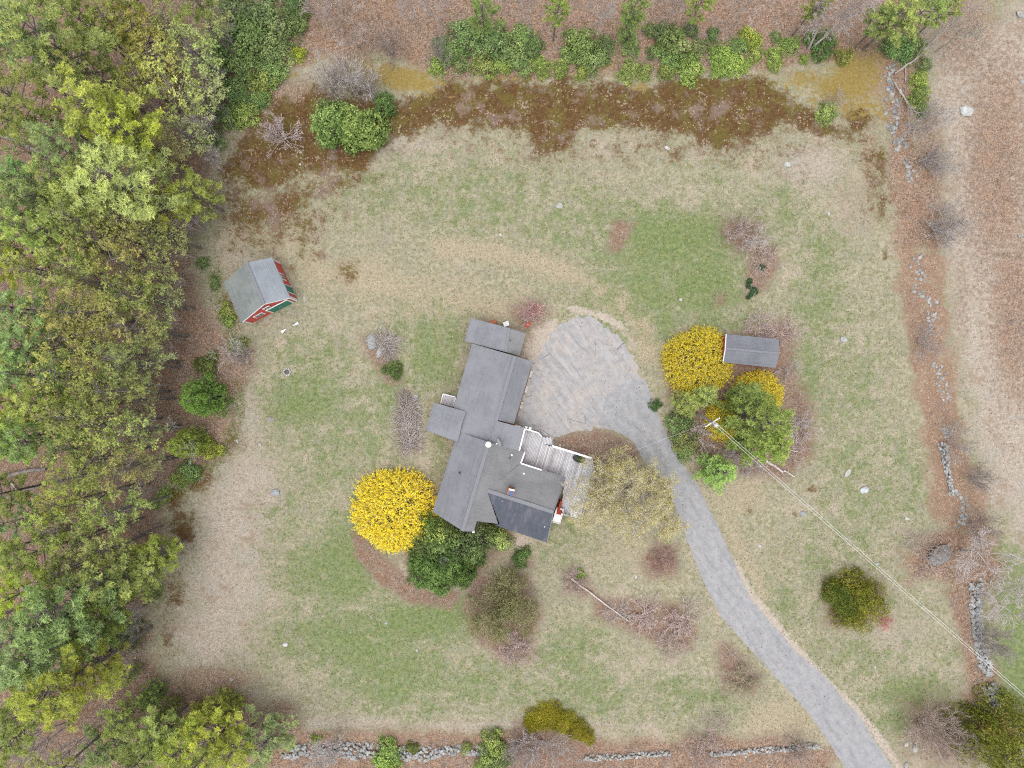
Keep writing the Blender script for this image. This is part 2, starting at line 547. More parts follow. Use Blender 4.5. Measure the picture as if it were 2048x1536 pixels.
pale = mx(
    0.85 * poly([(470, 900), (560, 930), (560, 1010), (520, 1100), (560, 1180), (500, 1260), (480, 1340), (560, 1420), (420, 1370), (330, 1330), (340, 1240),
                (370, 1170), (350, 1080), (380, 1000), (430, 930)], 30, 40),
    poly([(1870, 90), (1960, 60), (2200, -100), (BIG, -BIG), (BIG, 900), (2200, 960), (2048, 1030), (1975, 1010), (1950, 880), (1935, 780), (1910, 640), (1890, 480), (1880, 330), (1850, 200)], 20, 26),
    0.8 * blobs([(800, 290, 220, 40, .7), (1200, 300, 200, 40, .6), (1620, 330, 90, 60, .9), (1700, 420, 70, 90, .6), (480, 520, 60, 60, .7),
                 (620, 460, 60, 50, .6), (1040, 1450, 340, 16, .8), (700, 1445, 180, 20, .8), (1780, 1270, 120, 60, .6), (1700, 1270, 60, 40, .5),
                 (500, 860, 40, 120, .7), (560, 770, 20, 50, .5), (760, 480, 100, 20, .5), (560, 640, 60, 30, .5), (1560, 300, 90, 16, .6), (1830, 600, 20, 80, .5),
                 (700, 975, 8, 14, .4), (550, 990, 34, 26, .75), (700, 680, 70, 50, .5), (1730, 980, 26, 20, .55), (2040, 1050, 26, 60, .9), (1400, 300, 200, 20, .5)]))
tanp = mx(   # warm straw-coloured grass
    0.95 * band([(880, 500), (980, 500), (1080, 525), (1160, 560), (1230, 600), (1280, 650), (1290, 700)], 20, 16, 14),
    0.8 * band([(620, 540), (760, 560), (900, 600), (1000, 620)], 40, 30, 30),
    0.9 * band([(1330, 700), (1370, 860), (1420, 960), (1470, 1080), (1530, 1190)], 12, 14, 10),
    0.8 * blobs([(1480, 990, 70, 50, .9), (1400, 950, 30, 60, .9), (1560, 1450, 100, 60, 1.0), (1500, 1380, 40, 40, .5), (560, 480, 90, 60, .7),
                 (470, 500, 50, 60, .7), (930, 1080, 30, 60, .6), (1040, 1090, 40, 40, .9), (990, 1120, 50, 30, .9), (1440, 1200, 60, 60, .5),
                 (1960, 1250, 50, 90, .35), (830, 620, 120, 30, .6), (1160, 1240, 60, 30, .5), (1560, 1130, 60, 60, .5), (1250, 1100, 140, 60, .6), (1350, 1200, 40, 60, .4)]))
rust = mx(
    poly([(1800, 505), (1880, 490), (1895, 600), (1905, 720), (1920, 830), (1925, 880), (1960, 950), (1975, 1040), (1990, 1090), (1900, 1060), (1860, 1030),
          (1862, 940), (1840, 880), (1835, 800), (1815, 700), (1800, 600)], 8, 14),
    0.7 * blobs([(1735, 140, 50, 90, 1.0), (1700, 235, 40, 30, .7), (1920, 1220, 20, 80, .7), (640, 240, 80, 30, .5), (800, 1475, 220, 12, .7), (620, 1500, 30, 20, .6), (1150, 1500, 200, 20, .4),
                 (720, 130, 120, 40, .5), (1500, 1480, 100, 10, .5)]))
mulch = mx(
    poly([(1225, 440), (1270, 445), (1262, 470), (1240, 505), (1212, 505), (1218, 470)], 5, 6),
    0.8 * poly([(1440, 440), (1520, 440), (1530, 500), (1480, 510), (1445, 490)], 10, 12),
    poly([(1500, 500), (1550, 490), (1562, 530), (1530, 580), (1490, 600), (1490, 540)], 7, 8),
    poly([(720, 670), (760, 668), (800, 740), (800, 770), (770, 765), (740, 720)], 7, 6),
    poly([(800, 775), (830, 800), (840, 900), (800, 905), (795, 840)], 7, 6),
    poly([(700, 1060), (725, 1070), (765, 1105), (815, 1150), (860, 1180), (925, 1182), (905, 1216), (820, 1208), (760, 1170), (712, 1115)], 5, 3),
    poly([(1100, 880), (1130, 870), (1195, 855), (1235, 870), (1290, 900), (1270, 930), (1190, 930), (1130, 905)], 6, 4),
    poly([(1180, 1190), (1240, 1195), (1360, 1210), (1395, 1260), (1380, 1300), (1320, 1290), (1240, 1250), (1190, 1235)], 8, 10),
    0.85 * poly([(1130, 1140), (1170, 1150), (1200, 1190), (1160, 1200), (1125, 1180)], 9, 10),
    poly([(1430, 1280), (1460, 1290), (1520, 1350), (1510, 1390), (1450, 1380), (1432, 1330)], 8, 8),
    poly([(1310, 1080), (1350, 1090), (1350, 1150), (1300, 1160), (1280, 1130)], 8, 8),
    poly([(935, 1150), (1060, 1150), (1085, 1240), (1060, 1320), (1010, 1330), (960, 1290), (930, 1220)], 9, 12),
    poly([(1330, 740), (1420, 700), (1560, 640), (1590, 660), (1590, 740), (1630, 830), (1625, 910), (1570, 960), (1500, 950), (1400, 920), (1350, 850)], 9, 10),
    0.8 * poly([(1020, 605), (1080, 600), (1110, 625), (1070, 660), (1060, 680), (1045, 665), (1020, 640)], 8, 8),
    0.8 * poly([(860, 1020), (950, 1060), (1030, 1050), (1010, 1110), (940, 1170), (840, 1180), (800, 1110)], 9, 6),
    poly([(1050, 1430), (1200, 1480), (1200, BIG), (1030, BIG), (1020, 1460)], 12, 16),
    0.8 * poly([(1640, 1160), (1760, 1160), (1770, 1250), (1650, 1250)], 12, 14),
    0.9 * poly([(1020, 1100), (1060, 1095), (1065, 1135), (1020, 1145)], 6, 6),
    0.7 * poly([(1800, 1400), (1920, 1400), (2048, 1440), (2048, 1536), (1800, 1536)], 20, 26),
    blobs([(1440, 598, 22, 20, .62, -40), (1000, 650, 60, 8, .5, 16)]))
dirt = mx(
    poly([(1050, 690), (1060, 660), (1100, 640), (1120, 640), (1100, 680), (1070, 730), (1062, 720), (1045, 715)], 7, 5),
    0.9 * band([(1270, 690), (1240, 650), (1200, 630), (1140, 615)], 8, 6, 6),
    0.9 * band([(1470, 1130), (1510, 1200), (1560, 1260), (1640, 1350), (1740, 1450), (1800, 1536), (1900, 1700)], 9, 5, 4),
    0.7 * band([(1520, 1250), (1570, 1310), (1640, 1400), (1700, 1470)], 5, 5, 6),
    0.7 * blobs([(1180, 865, 50, 8, .8), (1040, 1085, 40, 26, .9), (1250, 660, 30, 20, .4)]))
dark_floor = mx(0.9 * poly([(-BIG, -BIG), (350, -BIG), (370, 300), (330, 500), (300, 800), (250, 1000), (260, 1250), (180, 1400), (120, BIG), (-BIG, BIG)], 40, 30),
               0.35 * blobs([(330, 880, 60, 120, .9), (380, 620, 40, 80, .6)]))

green = green * (1 - 0.6 * tanp) * (1 - 0.4 * pale)
ground_me_v = np.stack([X.ravel(), Y.ravel(), np.zeros(X.size)], 1)
nx, ny = len(GX), len(GY)
ii, jj = np.meshgrid(np.arange(nx - 1), np.arange(ny - 1))
q = (jj * nx + ii).ravel()
quads = np.stack([q, q + 1, q + nx + 1, q + nx], 1)


def mat_ground():
    m, nt, out = nodes('meadow_lawn_and_forest_floor')
    T = NT(nt)
    A = T.sep(T.attr("m1", "Color"))
    B = T.sep(T.attr("m2", "Color"))
    C = T.sep(T.attr("m3", "Color"))
    D = T.sep(T.attr("m4", "Color"))
    big = T.noise(0.55, 7, 0.62)
    mid = T.noise(2.2, 6, 0.7)
    sm = T.noise(9.0, 4, 0.75)
    fine = T.noise(26.0, 3, 0.7)
    cell = T.sep(T.voro(10.0))                     # single leaves and tufts
    cell2 = T.sep(T.voro(7.0))

    def mask(v, n, amp, w=0.10):
        nn = T.ramp(n, 0.3, 0.7, 0, 1, False)
        # the noise only acts where the mask is partly on, so no islands far from the real patch
        k = T.math('MULTIPLY', T.ramp(v, 0.0, 0.15), T.ramp(v, 0.99, 0.8, 0.6 * amp, amp, False))
        return T.ramp(T.math('MULTIPLY_ADD', T.math('SUBTRACT', nn, 0.5), k, v), 0.5 - w, 0.5 + w)
    mm = T.math('ADD', T.math('MULTIPLY', mid, 0.6), T.math('MULTIPLY', sm, 0.4))
    # dry lawn
    straw = T.mix(T.ramp(mid, 0.38, 0.62), (0.232, 0.222, 0.150), (0.345, 0.315, 0.232))
    straw = T.mix(T.ramp(T.noise(0.5, 8, 0.75), 0.44, 0.60, 0, 0.6), straw, (0.245, 0.235, 0.18))
    straw = T.mix(T.ramp(T.noise(1.4, 6, 0.7, T.vscale((1, 1, 3))), 0.50, 0.64, 0, 0.7), straw, (0.215, 0.19, 0.105))
    straw = T.mix(T.ramp(T.noise(0.3, 8, 0.75), 0.50, 0.64, 0, 0.7), straw, (0.37, 0.31, 0.25))
    grass = T.mix(T.ramp(mid, 0.36, 0.66), (0.142, 0.172, 0.076), (0.225, 0.24, 0.125))
    grass = T.mix(T.ramp(T.noise(1.0, 6, 0.7), 0.46, 0.62, 0, 0.65), grass, (0.185, 0.22, 0.135))
    grass = T.mix(T.ramp(T.noise(0.7, 6, 0.7, T.vscale((1, 1, 2))), 0.54, 0.66, 0, 0.6), grass, (0.115, 0.165, 0.05))
    c = T.mix(mask(B[1], mid, 0.7, 0.3), straw, T.mix(T.ramp(sm, .35, .65), (0.265, 0.22, 0.15), (0.40, 0.345, 0.255)))
    paleC = T.mix(T.ramp(sm, 0.35, 0.65), (0.275, 0.235, 0.20), (0.44, 0.385, 0.33))
    paleC = T.mix(T.ramp(mid, 0.46, 0.66, 0, 0.6), paleC, (0.25, 0.19, 0.145))
    paleC = T.mix(T.ramp(T.noise(0.4, 8, .78), 0.52, 0.60, 0, 0.7), paleC, (0.26, 0.195, 0.15))
    paleC = T.mix(T.ramp(T.noise(0.33, 7, .75, T.vscale((1, 1, 4))), 0.52, 0.60, 0, 0.6), paleC, (0.31, 0.29, 0.265))
    c = T.mix(mask(B[0], mid, 0.7, 0.26), c, paleC)
    gn = T.math('ADD', T.math('MULTIPLY', sm, 0.35), T.math('MULTIPLY', T.noise(0.75, 8, 0.75), 0.65))
    c = T.mix(T.math('MULTIPLY', mask(A[0], gn, 1.9, 0.26), 0.95), c, grass)
    rich = T.math('MULTIPLY', T.ramp(A[0], 0.62, 1.0), T.ramp(gn, 0.38, 0.58, 0.2, 0.8))
    c = T.mix(rich, c, T.mix(T.ramp(mid, 0.38, 0.62), (0.115, 0.165, 0.055), (0.185, 0.225, 0.095)))
    dirtC = T.mix(T.ramp(sm, 0.3, 0.7), (0.33, 0.275, 0.23), (0.45, 0.40, 0.35))
    c = T.mix(mask(C[1], mid, 0.5, 0.2), c, dirtC)
    # leaf litter: each cell is a leaf of its own colour
    leafC = T.mix(cell[0], (0.135, 0.085, 0.062), (0.29, 0.20, 0.15))
    leafC = T.mix(T.ramp(cell[1], 0.78, 0.84), leafC, (0.38, 0.27, 0.20))
    leafC = T.mix(T.ramp(mid, 0.42, 0.64, 0, 0.7), leafC, (0.25, 0.205, 0.18))
    leafC = T.mix(T.ramp(T.noise(0.9, 6, .65), 0.5, 0.68, 0, 0.6), leafC, (0.13, 0.095, 0.06))
    leafC = T.mix(T.ramp(big, 0.3, 0.6, 0.35, 0.0), leafC, (0.29, 0.155, 0.09))
    leafC = T.mix(T.math('MULTIPLY', D[0], 0.3), leafC, (0.085, 0.052, 0.038))  # leaf litter coloured darker inside the left wood
    c = T.mix(mask(A[1], mm, 1.1, 0.26), c, leafC)
    rustC = T.mix(T.ramp(sm, 0.3, 0.7), (0.185, 0.112, 0.078), (0.30, 0.20, 0.145))
    rustC = T.mix(T.ramp(cell[1], 0.90, 0.95, 0, .7), rustC, (0.46, 0.35, 0.28))
    rustC = T.mix(T.ramp(mid, 0.46, 0.64, 0, 0.7), rustC, (0.25, 0.155, 0.125))
    rustC = T.mix(T.ramp(big, 0.5, 0.64, 0, 0.7), rustC, (0.29, 0.225, 0.165))
    c = T.mix(T.math('MULTIPLY', mask(B[2], big, 0.9, 0.36), 0.9), c, rustC)
    mulchC = T.mix(cell[2], (0.14, 0.085, 0.065), (0.29, 0.20, 0.16))
    mulchC = T.mix(T.ramp(mid, 0.42, 0.62, 0, 0.7), mulchC, (0.23, 0.19, 0.155))
    mulchC = T.mix(T.ramp(T.noise(0.9, 6, .7), 0.48, 0.62, 0, 0.7), mulchC, (0.20, 0.105, 0.075))
    c = T.mix(T.math('MULTIPLY', mask(C[0], mid, 0.85, 0.36), 0.92), c, mulchC)
    # rust-brown haircap moss with islands of dead grass
    mossC = T.mix(T.ramp(mid, 0.35, 0.65), (0.078, 0.044, 0.018), (0.128, 0.070, 0.028))
    mossC = T.mix(T.ramp(big, 0.47, 0.58, 0, 0.8), mossC, (0.115, 0.088, 0.024))
    mossC = T.mix(T.ramp(T.noise(0.35, 6, .7), 0.52, 0.62, 0, 0.75), mossC, (0.20, 0.145, 0.125))
    mossC = T.mix(T.ramp(T.noise(3.0, 5, .7), 0.60, 0.74, 0, 0.55), mossC, (0.20, 0.15, 0.115))
    spk = T.math('MULTIPLY', T.ramp(cell2[1], 0.84, 0.88), T.ramp(fine, 0.45, 0.55))
    mossC = T.mix(T.math('MULTIPLY', spk, T.ramp(T.noise(0.5, 6, .7), 0.46, 0.6, 0.05, 0.85)), mossC, (0.50, 0.42, 0.34))
    mm2 = T.math('ADD', T.math('MULTIPLY', mm, 0.6), T.math('MULTIPLY', T.noise(0.7, 8, 0.75), 0.4))
    c = T.mix(T.math('MULTIPLY', mask(A[2], mm2, 1.8, 0.26), 0.97), c, mossC)
    ymC = T.mix(T.ramp(sm, 0.3, 0.7), (0.20, 0.145, 0.045), (0.30, 0.225, 0.085))
    c = T.mix(mask(C[2], mm, 1.1, 0.14), c, ymC)
    # tussocks, worn thatch and scattered debris a hand to a step across
    cl = T.noise(3.4, 8, 0.82)
    c = T.mix(T.ramp(cl, 0.46, 0.58, 0, 0.7), c, T.mix(1.0, c, (0.70, 0.74, 0.66), 'MULTIPLY'))
    cl2 = T.noise(1.5, 9, 0.85, T.vscale((1, 1, 7)))
    c = T.mix(T.ramp(cl2, 0.53, 0.62, 0, 0.5), c, T.mix(1.0, c, (1.28, 1.22, 1.20), 'MULTIPLY'))
    # grain: blades, crumbs, fallen bits
    g = T.math('ADD', T.math('MULTIPLY', fine, 0.6), T.math('MULTIPLY', cell[0], 0.45))
    gr = T.ramp(g, 0.25, 0.85, 0.84, 1.16, False)
    hs = nt.nodes.new("ShaderNodeHueSaturation")
    T._in(hs.inputs["Color"], c)
    T._in(hs.inputs["Value"], gr)
    hgt = T.math('ADD', T.math('MULTIPLY', sm, 0.6), T.math('MULTIPLY', fine, 0.4))
    surf(nt, out, T, hs.outputs[0], 0.95, 0, T.bump(hgt, 0.25, 0.05), 0.05)
    return m


gm = mesh_np("ground", ground_me_v, quads, mat_ground())
for nm, chans in (("m1", (green, litter, moss)), ("m2", (pale, tanp, rust)), ("m3", (mulch, dirt, ymoss)), ("m4", (dark_floor, dark_floor, dark_floor))):
    a = gm.attributes.new(nm, 'FLOAT_COLOR', 'POINT')
    arr = np.ones((X.size, 4), np.float32)
    for i, ch in enumerate(chans):
        arr[:, i] = ch.ravel()
    a.data.foreach_set("color", arr.ravel())
tag(link(bpy.data.objects.new("ground", gm)), kind='structure')


# ------------------------------------------------------------------ driveway
def smooth_closed(pts, it=2):
    for _ in range(it):
        o = []
        for i in range(len(pts)):
            a, b = pts[i], pts[(i + 1) % len(pts)]
            o += [(a[0] * .75 + b[0] * .25, a[1] * .75 + b[1] * .25), (a[0] * .25 + b[0] * .75, a[1] * .25 + b[1] * .75)]
        pts = o
    return pts


def densify(pts, step=7, jit=1.0):
    r = random.Random(3)
    o = []
    for i in range(len(pts)):
        a, b = pts[i], pts[(i + 1) % len(pts)]
        n = max(1, int(math.hypot(a[0] - b[0], a[1] - b[1]) / step))
        for k in range(n):
            t = k / n
            o.append((a[0] + (b[0] - a[0]) * t + r.uniform(-jit, jit), a[1] + (b[1] - a[1]) * t + r.uniform(-jit, jit)))
    return o


def sheet(name, pts, z, mat):
    me = bpy.data.meshes.new(name)
    bm = bmesh.new()
    f = bm.faces.new([bm.verts.new(W(x, y) + Vector((0, 0, z))) for x, y in pts])
    if f.normal.z < 0:
        f.normal_flip()
    bmesh.ops.triangulate(bm, faces=bm.faces)
    bm.to_mesh(me)
    bm.free()
    for p in me.polygons:
        if p.normal.z < 0:
            p.flip()
    me.materials.append(mat)
    return tag(link(bpy.data.objects.new(name, me)), kind='structure')


def mat_asphalt(name, base, lite, dirtamt, crack, ang):
    m, nt, out = nodes(name)
    T = NT(nt)
    r = T.rotpos(ang)
    n = T.noise(1.6, 6, 0.7)
    c = T.mix(T.ramp(n, 0.35, 0.65), base, lite)
    c = T.mix(T.ramp(T.noise(1.0, 5, 0.7, T.vscale((0.25, 1.6, 1), r)), 0.45, 0.7, 0, 0.5), c, tuple(x * 0.72 for x in base))
    c = T.mix(T.ramp(T.noise(0.42, 6, 0.7), 0.44, 0.70, 0, dirtamt * .8), c, (0.39, 0.345, 0.30))
    c = T.mix(T.ramp(T.noise(0.8, 6, 0.75, T.vscale((0.3, 1.8, 1), r)), 0.48, 0.70, 0, dirtamt * .8), c, (0.43, 0.415, 0.41))
    c = T.mix(T.ramp(T.noise(1.6, 7, 0.8, T.vscale((0.18, 2.6, 1), r)), 0.54, 0.66, 0, dirtamt * .6), c, (0.19, 0.19, 0.20))
    c = T.mix(T.ramp(T.noise(5, 4, 0.8), 0.6, 0.72, 0, 0.7), c, (0.36, 0.34, 0.31))
    ed = T.voro(0.42, 'DISTANCE_TO_EDGE', "Distance", T.vscale((0.28, 1.5, 1), T.mix(0.12, r, T.noise(1.5, 4, .6, r, col=True), 'ADD')))
    cr = T.math('MULTIPLY', T.ramp(ed, 0.0, 0.009, 1, 0), T.ramp(T.noise(0.5, 4, .6), 0.40, 0.55, 0, crack))
    c = T.mix(cr, c, (0.085, 0.075, 0.07))
    g = T.sep(T.voro(14))
    c = T.mix(T.ramp(g[0], 0.0, 1.0, 0, 0.12, False), c, (0.14, 0.14, 0.15))
    surf(nt, out, T, c, 0.92, 0, T.bump(T.noise(9, 3, .6), 0.3, 0.02), 0.15)
    return m


turn = [(1045, 860), (1034, 845), (1046, 790), (1060, 740), (1078, 700), (1100, 672), (1122, 645), (1150, 630), (1180, 632), (1215, 655), (1243, 683), (1265, 715),
        (1282, 745), (1290, 790), (1280, 850), (1230, 865), (1200, 852), (1150, 865), (1105, 880), (1085, 878)]
sheet("parking_area", densify(densify(smooth_closed(turn, 2), 18, 5), 5, 2.4), 0.004,
      mat_asphalt('old_cracked_asphalt', (0.265, 0.26, 0.265), (0.35, 0.342, 0.345), 0.8, 0.7, math.radians(-55)))
drive_l = [(1197, 848), (1240, 866), (1266, 884), (1300, 935), (1335, 985), (1358, 1030), (1375, 1085), (1395, 1135), (1414, 1180), (1440, 1230), (1480, 1275), (1520, 1320), (1570, 1375),
           (1620, 1430), (1655, 1480), (1690, 1536), (1760, 1650), (1830, 1760)]
drive_r = [(1930, 1760), (1850, 1640), (1786, 1536), (1755, 1490), (1715, 1430), (1655, 1360), (1590, 1300), (1540, 1245), (1500, 1195), (1475, 1140), (1455, 1095), (1430, 1040),
           (1395, 970), (1360, 920), (1335, 875), (1310, 810), (1290, 758), (1250, 765), (1215, 790), (1205, 820)]
sheet("driveway", densify(densify(drive_l + drive_r, 26, 1.6), 5, 1.0), 0.009,
      mat_asphalt('grey_asphalt', (0.245, 0.248, 0.262), (0.315, 0.318, 0.33), 0.2, 0.25, math.radians(-55)))


# ------------------------------------------------------------------ vegetation meshes (one of each kind, then copies)
def unit(v):
    return v / np.maximum(np.linalg.norm(v, axis=1, keepdims=True), 1e-9)


def rand_unit(r, n):
    return unit(r.normal(size=(n, 3)))


def needles(r, cen, dirs, size, k, width, spread=1.0):
    """k thin blades radiating from every tuft centre"""
    n = len(cen)
    c = np.repeat(cen, k, 0)
    d = np.repeat(dirs, k, 0)
    sz = np.repeat(size, k)
    v = unit(d * 0.75 + rand_unit(r, n * k) * spread)
    side = unit(np.cross(v, rand_unit(r, n * k)))
    ln = (sz * r.uniform(0.7, 1.2, n * k))[:, None]
    w = (sz * width)[:, None]
    vs = np.stack([c + side * w - v * ln * 0.1, c - side * w - v * ln * 0.1, c + v * ln], 1).reshape(-1, 3)
    return vs, np.arange(n * k * 3).reshape(-1, 3)


def leaves(r, cen, nrm, size, aspect=0.45):
    """folded four-cornered leaves"""
    n = len(cen)
    v = unit(np.cross(nrm, rand_unit(r, n)))
    w = np.cross(nrm, v)
    s = size[:, None]
    vs = np.stack([cen - v * s, cen + w * s * aspect + nrm * s * 0.15, cen + v * s, cen - w * s * aspect + nrm * s * 0.15], 1).reshape(-1, 3)
    b = np.arange(n)[:, None] * 4
    return vs, np.concatenate([b + [0, 1, 2], b + [0, 2, 3]], 1).reshape(-1, 3)


def sticks(p0, p1, r0, r1, sides=3):
    """tapered prisms, all at once"""
    p0, p1 = np.asarray(p0, float), np.asarray(p1, float)
    r0, r1 = np.asarray(r0, float), np.asarray(r1, float)
    n = len(p0)
    d = unit(p1 - p0)
    ref = np.where(np.abs(d[:, 2:3]) < 0.9, np.array([[0, 0, 1.0]]), np.array([[1.0, 0, 0]]))
    x = unit(np.cross(d, ref))
    y = np.cross(d, x)
    rings = []
    for p, rr in ((p0, r0), (p1, r1)):
        for k in range(sides):
            a = 2 * math.pi * k / sides
            rings.append(p + (x * math.cos(a) + y * math.sin(a)) * rr[:, None])
    vs = np.stack(rings, 1).reshape(-1, 3)
    b = np.arange(n)[:, None] * (2 * sides)
    fs = []
    for k in range(sides):
        k2 = (k + 1) % sides
        fs.append(b + [k, k2, sides + k2])
        fs.append(b + [k, sides + k2, sides + k])
    return vs, np.concatenate(fs, 1).reshape(-1, 3)


def join(parts):
    vs, fs, b = [], [], 0
    for v, f in parts:
        vs.append(v)
        fs.append(f + b)
        b += len(v)
    return np.concatenate(vs), np.concatenate(fs)


PROTO = {}      # kind -> list of (native radius, native height, crown fraction, [(part name, mesh), ...])


def proto(kind, R, Hh, cf, parts):
    PROTO.setdefault(kind, []).append((R, Hh, cf, parts))


def make_pine(kind, seed, Hh=16.0, R=3.0, zb=0.5, step=0.55, dens=1.0, k=9, size=0.30, gappy=0.0, wide=0.15, top=0.6, sag=0.12, clump=0.24, per=6, fan=0.26):
    """whorls of boughs; every bough ends in a fan of needle clumps"""
    r = np.random.default_rng(seed)
    cen, dr, sz, t_ = [], [], [], []
    s0, s1, ra, rb = [], [], [], []
    lean = r.normal(size=2) * 0.2
    z = zb * Hh
    side_bias = r.uniform(0.75, 1.25, 7)
    while z < Hh - 0.3:
        t = (z / Hh - zb) / (1 - zb)
        prof = min(1.0, 0.5 + t * 1.8) * max(0.0, 1 - t ** 1.5) ** top + 0.05
        nb = r.integers(4, 7)
        a0 = r.uniform(0, 6.28)
        for b in range(nb):
            if r.random() < gappy:
                continue
            az = a0 + 6.283 * b / nb + r.uniform(-.35, .35)
            L = R * prof * r.uniform(0.55, 1.15) * side_bias[int((az % 6.283) / 0.9)] + 0.2
            rise = (0.10 + 0.65 * t) * L - sag * L
            p0 = np.array([lean[0] * t, lean[1] * t, z])
            dirh = np.array([math.cos(az), math.sin(az), 0])
            tip = p0 + dirh * L + np.array([0, 0, rise])
            mid = (p0 + tip) / 2 + np.array([0, 0, -0.06 * L])
            for a_, b_, x_, y_ in ((p0, mid, .055, .04), (mid, tip, .04, .015)):
                s0.append(a_); s1.append(b_); ra.append(x_ * (0.5 + L / R)); rb.append(y_)
            perp = np.array([-math.sin(az), math.cos(az), 0])
            m = max(2, int(L * 2.6 * dens + 0.5))
            for q in range(m):
                s = 1.0 if q == 0 else r.uniform(0.3, 1.0) ** 0.7
                lat = 0 if q == 0 else r.normal() * fan * L * (1.2 - s * 0.75)
                cc = p0 * (1 - s) + tip * s + perp * lat + np.array([0, 0, 0.12 * abs(lat)])
                ct = np.clip(0.22 + 0.42 * s + 0.15 * t + r.normal() * 0.15, 0, 1)  # clump tint paler towards bough tip and crown top, plus random spread
                n_ = r.integers(max(2, per - 2), per + 3)
                for w in range(n_):
                    o = r.normal(size=3) * [clump, clump, clump * 0.45]
                    cen.append(cc + o)
                    dr.append(dirh * 0.4 + o * 0.8 + np.array([0, 0, 0.8]))
                    sz.append(size * r.uniform(0.7, 1.2))
                    t_.append(np.clip(ct + r.normal() * 0.10 + o[2] * 0.8, 0, 1))  # and paler towards the top of each clump
        z += step * r.uniform(0.75, 1.25)
    cen, dr, sz, t_ = np.array(cen), unit(np.array(dr)), np.array(sz), np.array(t_)
    v, f = needles(r, cen, dr, sz, k, wide)
    tint = np.repeat(t_, k) + r.normal(size=len(f)) * 0.07
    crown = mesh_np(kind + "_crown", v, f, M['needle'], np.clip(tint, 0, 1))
    tr0 = [np.array([0, 0, -0.1]), np.array([0, 0, Hh * 0.35]), np.array([lean[0] * .5, lean[1] * .5, Hh * 0.7])]
    tr1 = [np.array([0, 0, Hh * 0.35]), np.array([lean[0] * .5, lean[1] * .5, Hh * 0.7]), np.array([lean[0], lean[1], Hh * 0.98])]
    rr = Hh / 18 * 0.22
    tv = sticks(tr0, tr1, [rr, rr * .75, rr * .45], [rr * .75, rr * .45, 0.02], 8)
    g0, g1 = [], []
    for q in range(22):
        zz = r.uniform(0.1, zb + 0.12) * Hh
        az = r.uniform(0, 6.28)
        L = R * r.uniform(0.2, 0.6)
        g0.append([0, 0, zz]); g1.append([math.cos(az) * L, math.sin(az) * L, zz + r.uniform(-.3, .5)])
    wood = join([tv, sticks(s0, s1, ra, rb, 3), sticks(g0, g1, np.full(22, .03), np.full(22, .012), 3)])
    trunk = mesh_np(kind + "_trunk", wood[0], wood[1], M['bark'])
    proto(kind, R, Hh, (zb + 1) / 2 + 0.08, [("trunk", trunk), ("crown", crown)])


for i in range(4):
    make_pine('white_pine', 100 + i, R=3.3, dens=1.45, step=0.95, zb=0.5, size=0.27, gappy=0.12, clump=0.15, fan=0.15, per=7, sag=0.05, top=0.75)
for i in range(4):
    make_pine('pitch_pine', 200 + i, R=3.1, dens=1.0, fan=0.2, size=0.23, gappy=0.22, zb=0.66, step=0.62, top=0.45, per=5, clump=0.2)
for i in range(2):
    make_pine('young_pine', 300 + i, Hh=7.0, R=2.0, zb=0.08, dens=2.2, size=0.18, step=0.5, clump=0.13, per=6, top=0.8, fan=0.17)
for i in range(2):
    make_pine('spruce', 320 + i, Hh=6.0, R=1.9, zb=0.04, dens=2.8, size=0.17, step=0.26, k=8, sag=0.5, top=1.0, clump=0.12, per=4)


def make_shrub(kind, seed, R=1.0, Hh=0.9, n=2600, size=0.075, mat='leaf', lump=0.22, tdev=0.16, tmean=0.45, inner=0.55, aspect=0.5, stems=26, per=11, csize=0.13, gap=0.12):
    """leaf clusters spread over and inside a lumpy dome"""
    r = np.random.default_rng(seed)
    lobes = rand_unit(r, 12)
    lobes[:, 2] = np.abs(lobes[:, 2])
    m = n // per
    d = rand_unit(r, m)
    d[:, 2] = np.abs(d[:, 2]) * 1.05 - 0.05
    d = unit(d)
    dots = np.max(d @ lobes.T, axis=1)
    rad = 1 - lump + lump * 1.7 * np.clip((dots - 0.75) / 0.25, 0, 1)
    keep = (dots > 0.8) | (r.random(m) > gap * 2)
    d, rad, dots = d[keep], rad[keep], dots[keep]
    m = len(d)
    rr = rad * (inner + (1 - inner) * r.random(m) ** 0.4)
    pc = d * rr[:, None] * np.array([R, R, Hh])
    which = np.argmax(d @ lobes.T, axis=1)
    ct = tmean + (r.normal(size=12) * 0.10)[which] + r.normal(size=m) * 0.17 + (rr / rad - 0.8) * 0.3  # cluster tint varies by lobe and at random, paler towards the dome surface
    o = r.normal(size=(m * per, 3)) * csize * [1, 1, 0.6]
    p = np.repeat(pc, per, 0) + o
    p[:, 2] = np.maximum(p[:, 2], 0.02)
    dd = np.repeat(d, per, 0)
    n = m * per
    nr = unit(dd * 0.5 + o / csize * 0.35 + rand_unit(r, n) * 0.5 + [0, 0, 0.5])
    v, f = leaves(r, p, nr, size * r.uniform(0.65, 1.3, n), aspect)
    t = np.clip(np.repeat(ct, per) + r.normal(size=n) * tdev, 0, 1)
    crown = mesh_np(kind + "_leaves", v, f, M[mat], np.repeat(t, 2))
    e = rand_unit(r, stems)
    e[:, 2] = np.abs(e[:, 2]) + 0.25
    e = unit(e) * [R * .8, R * .8, Hh * .85]
    v, f = sticks(np.zeros((stems, 3)) + r.normal(size=(stems, 3)) * [0.08 * R, 0.08 * R, 0], e, np.full(stems, .022 * R + .006), np.full(stems, .008), 3)
    st = mesh_np(kind + "_stems", v, f, M['twig'])
    proto(kind, R, Hh, 0.45, [("stems", st), ("foliage", crown)])


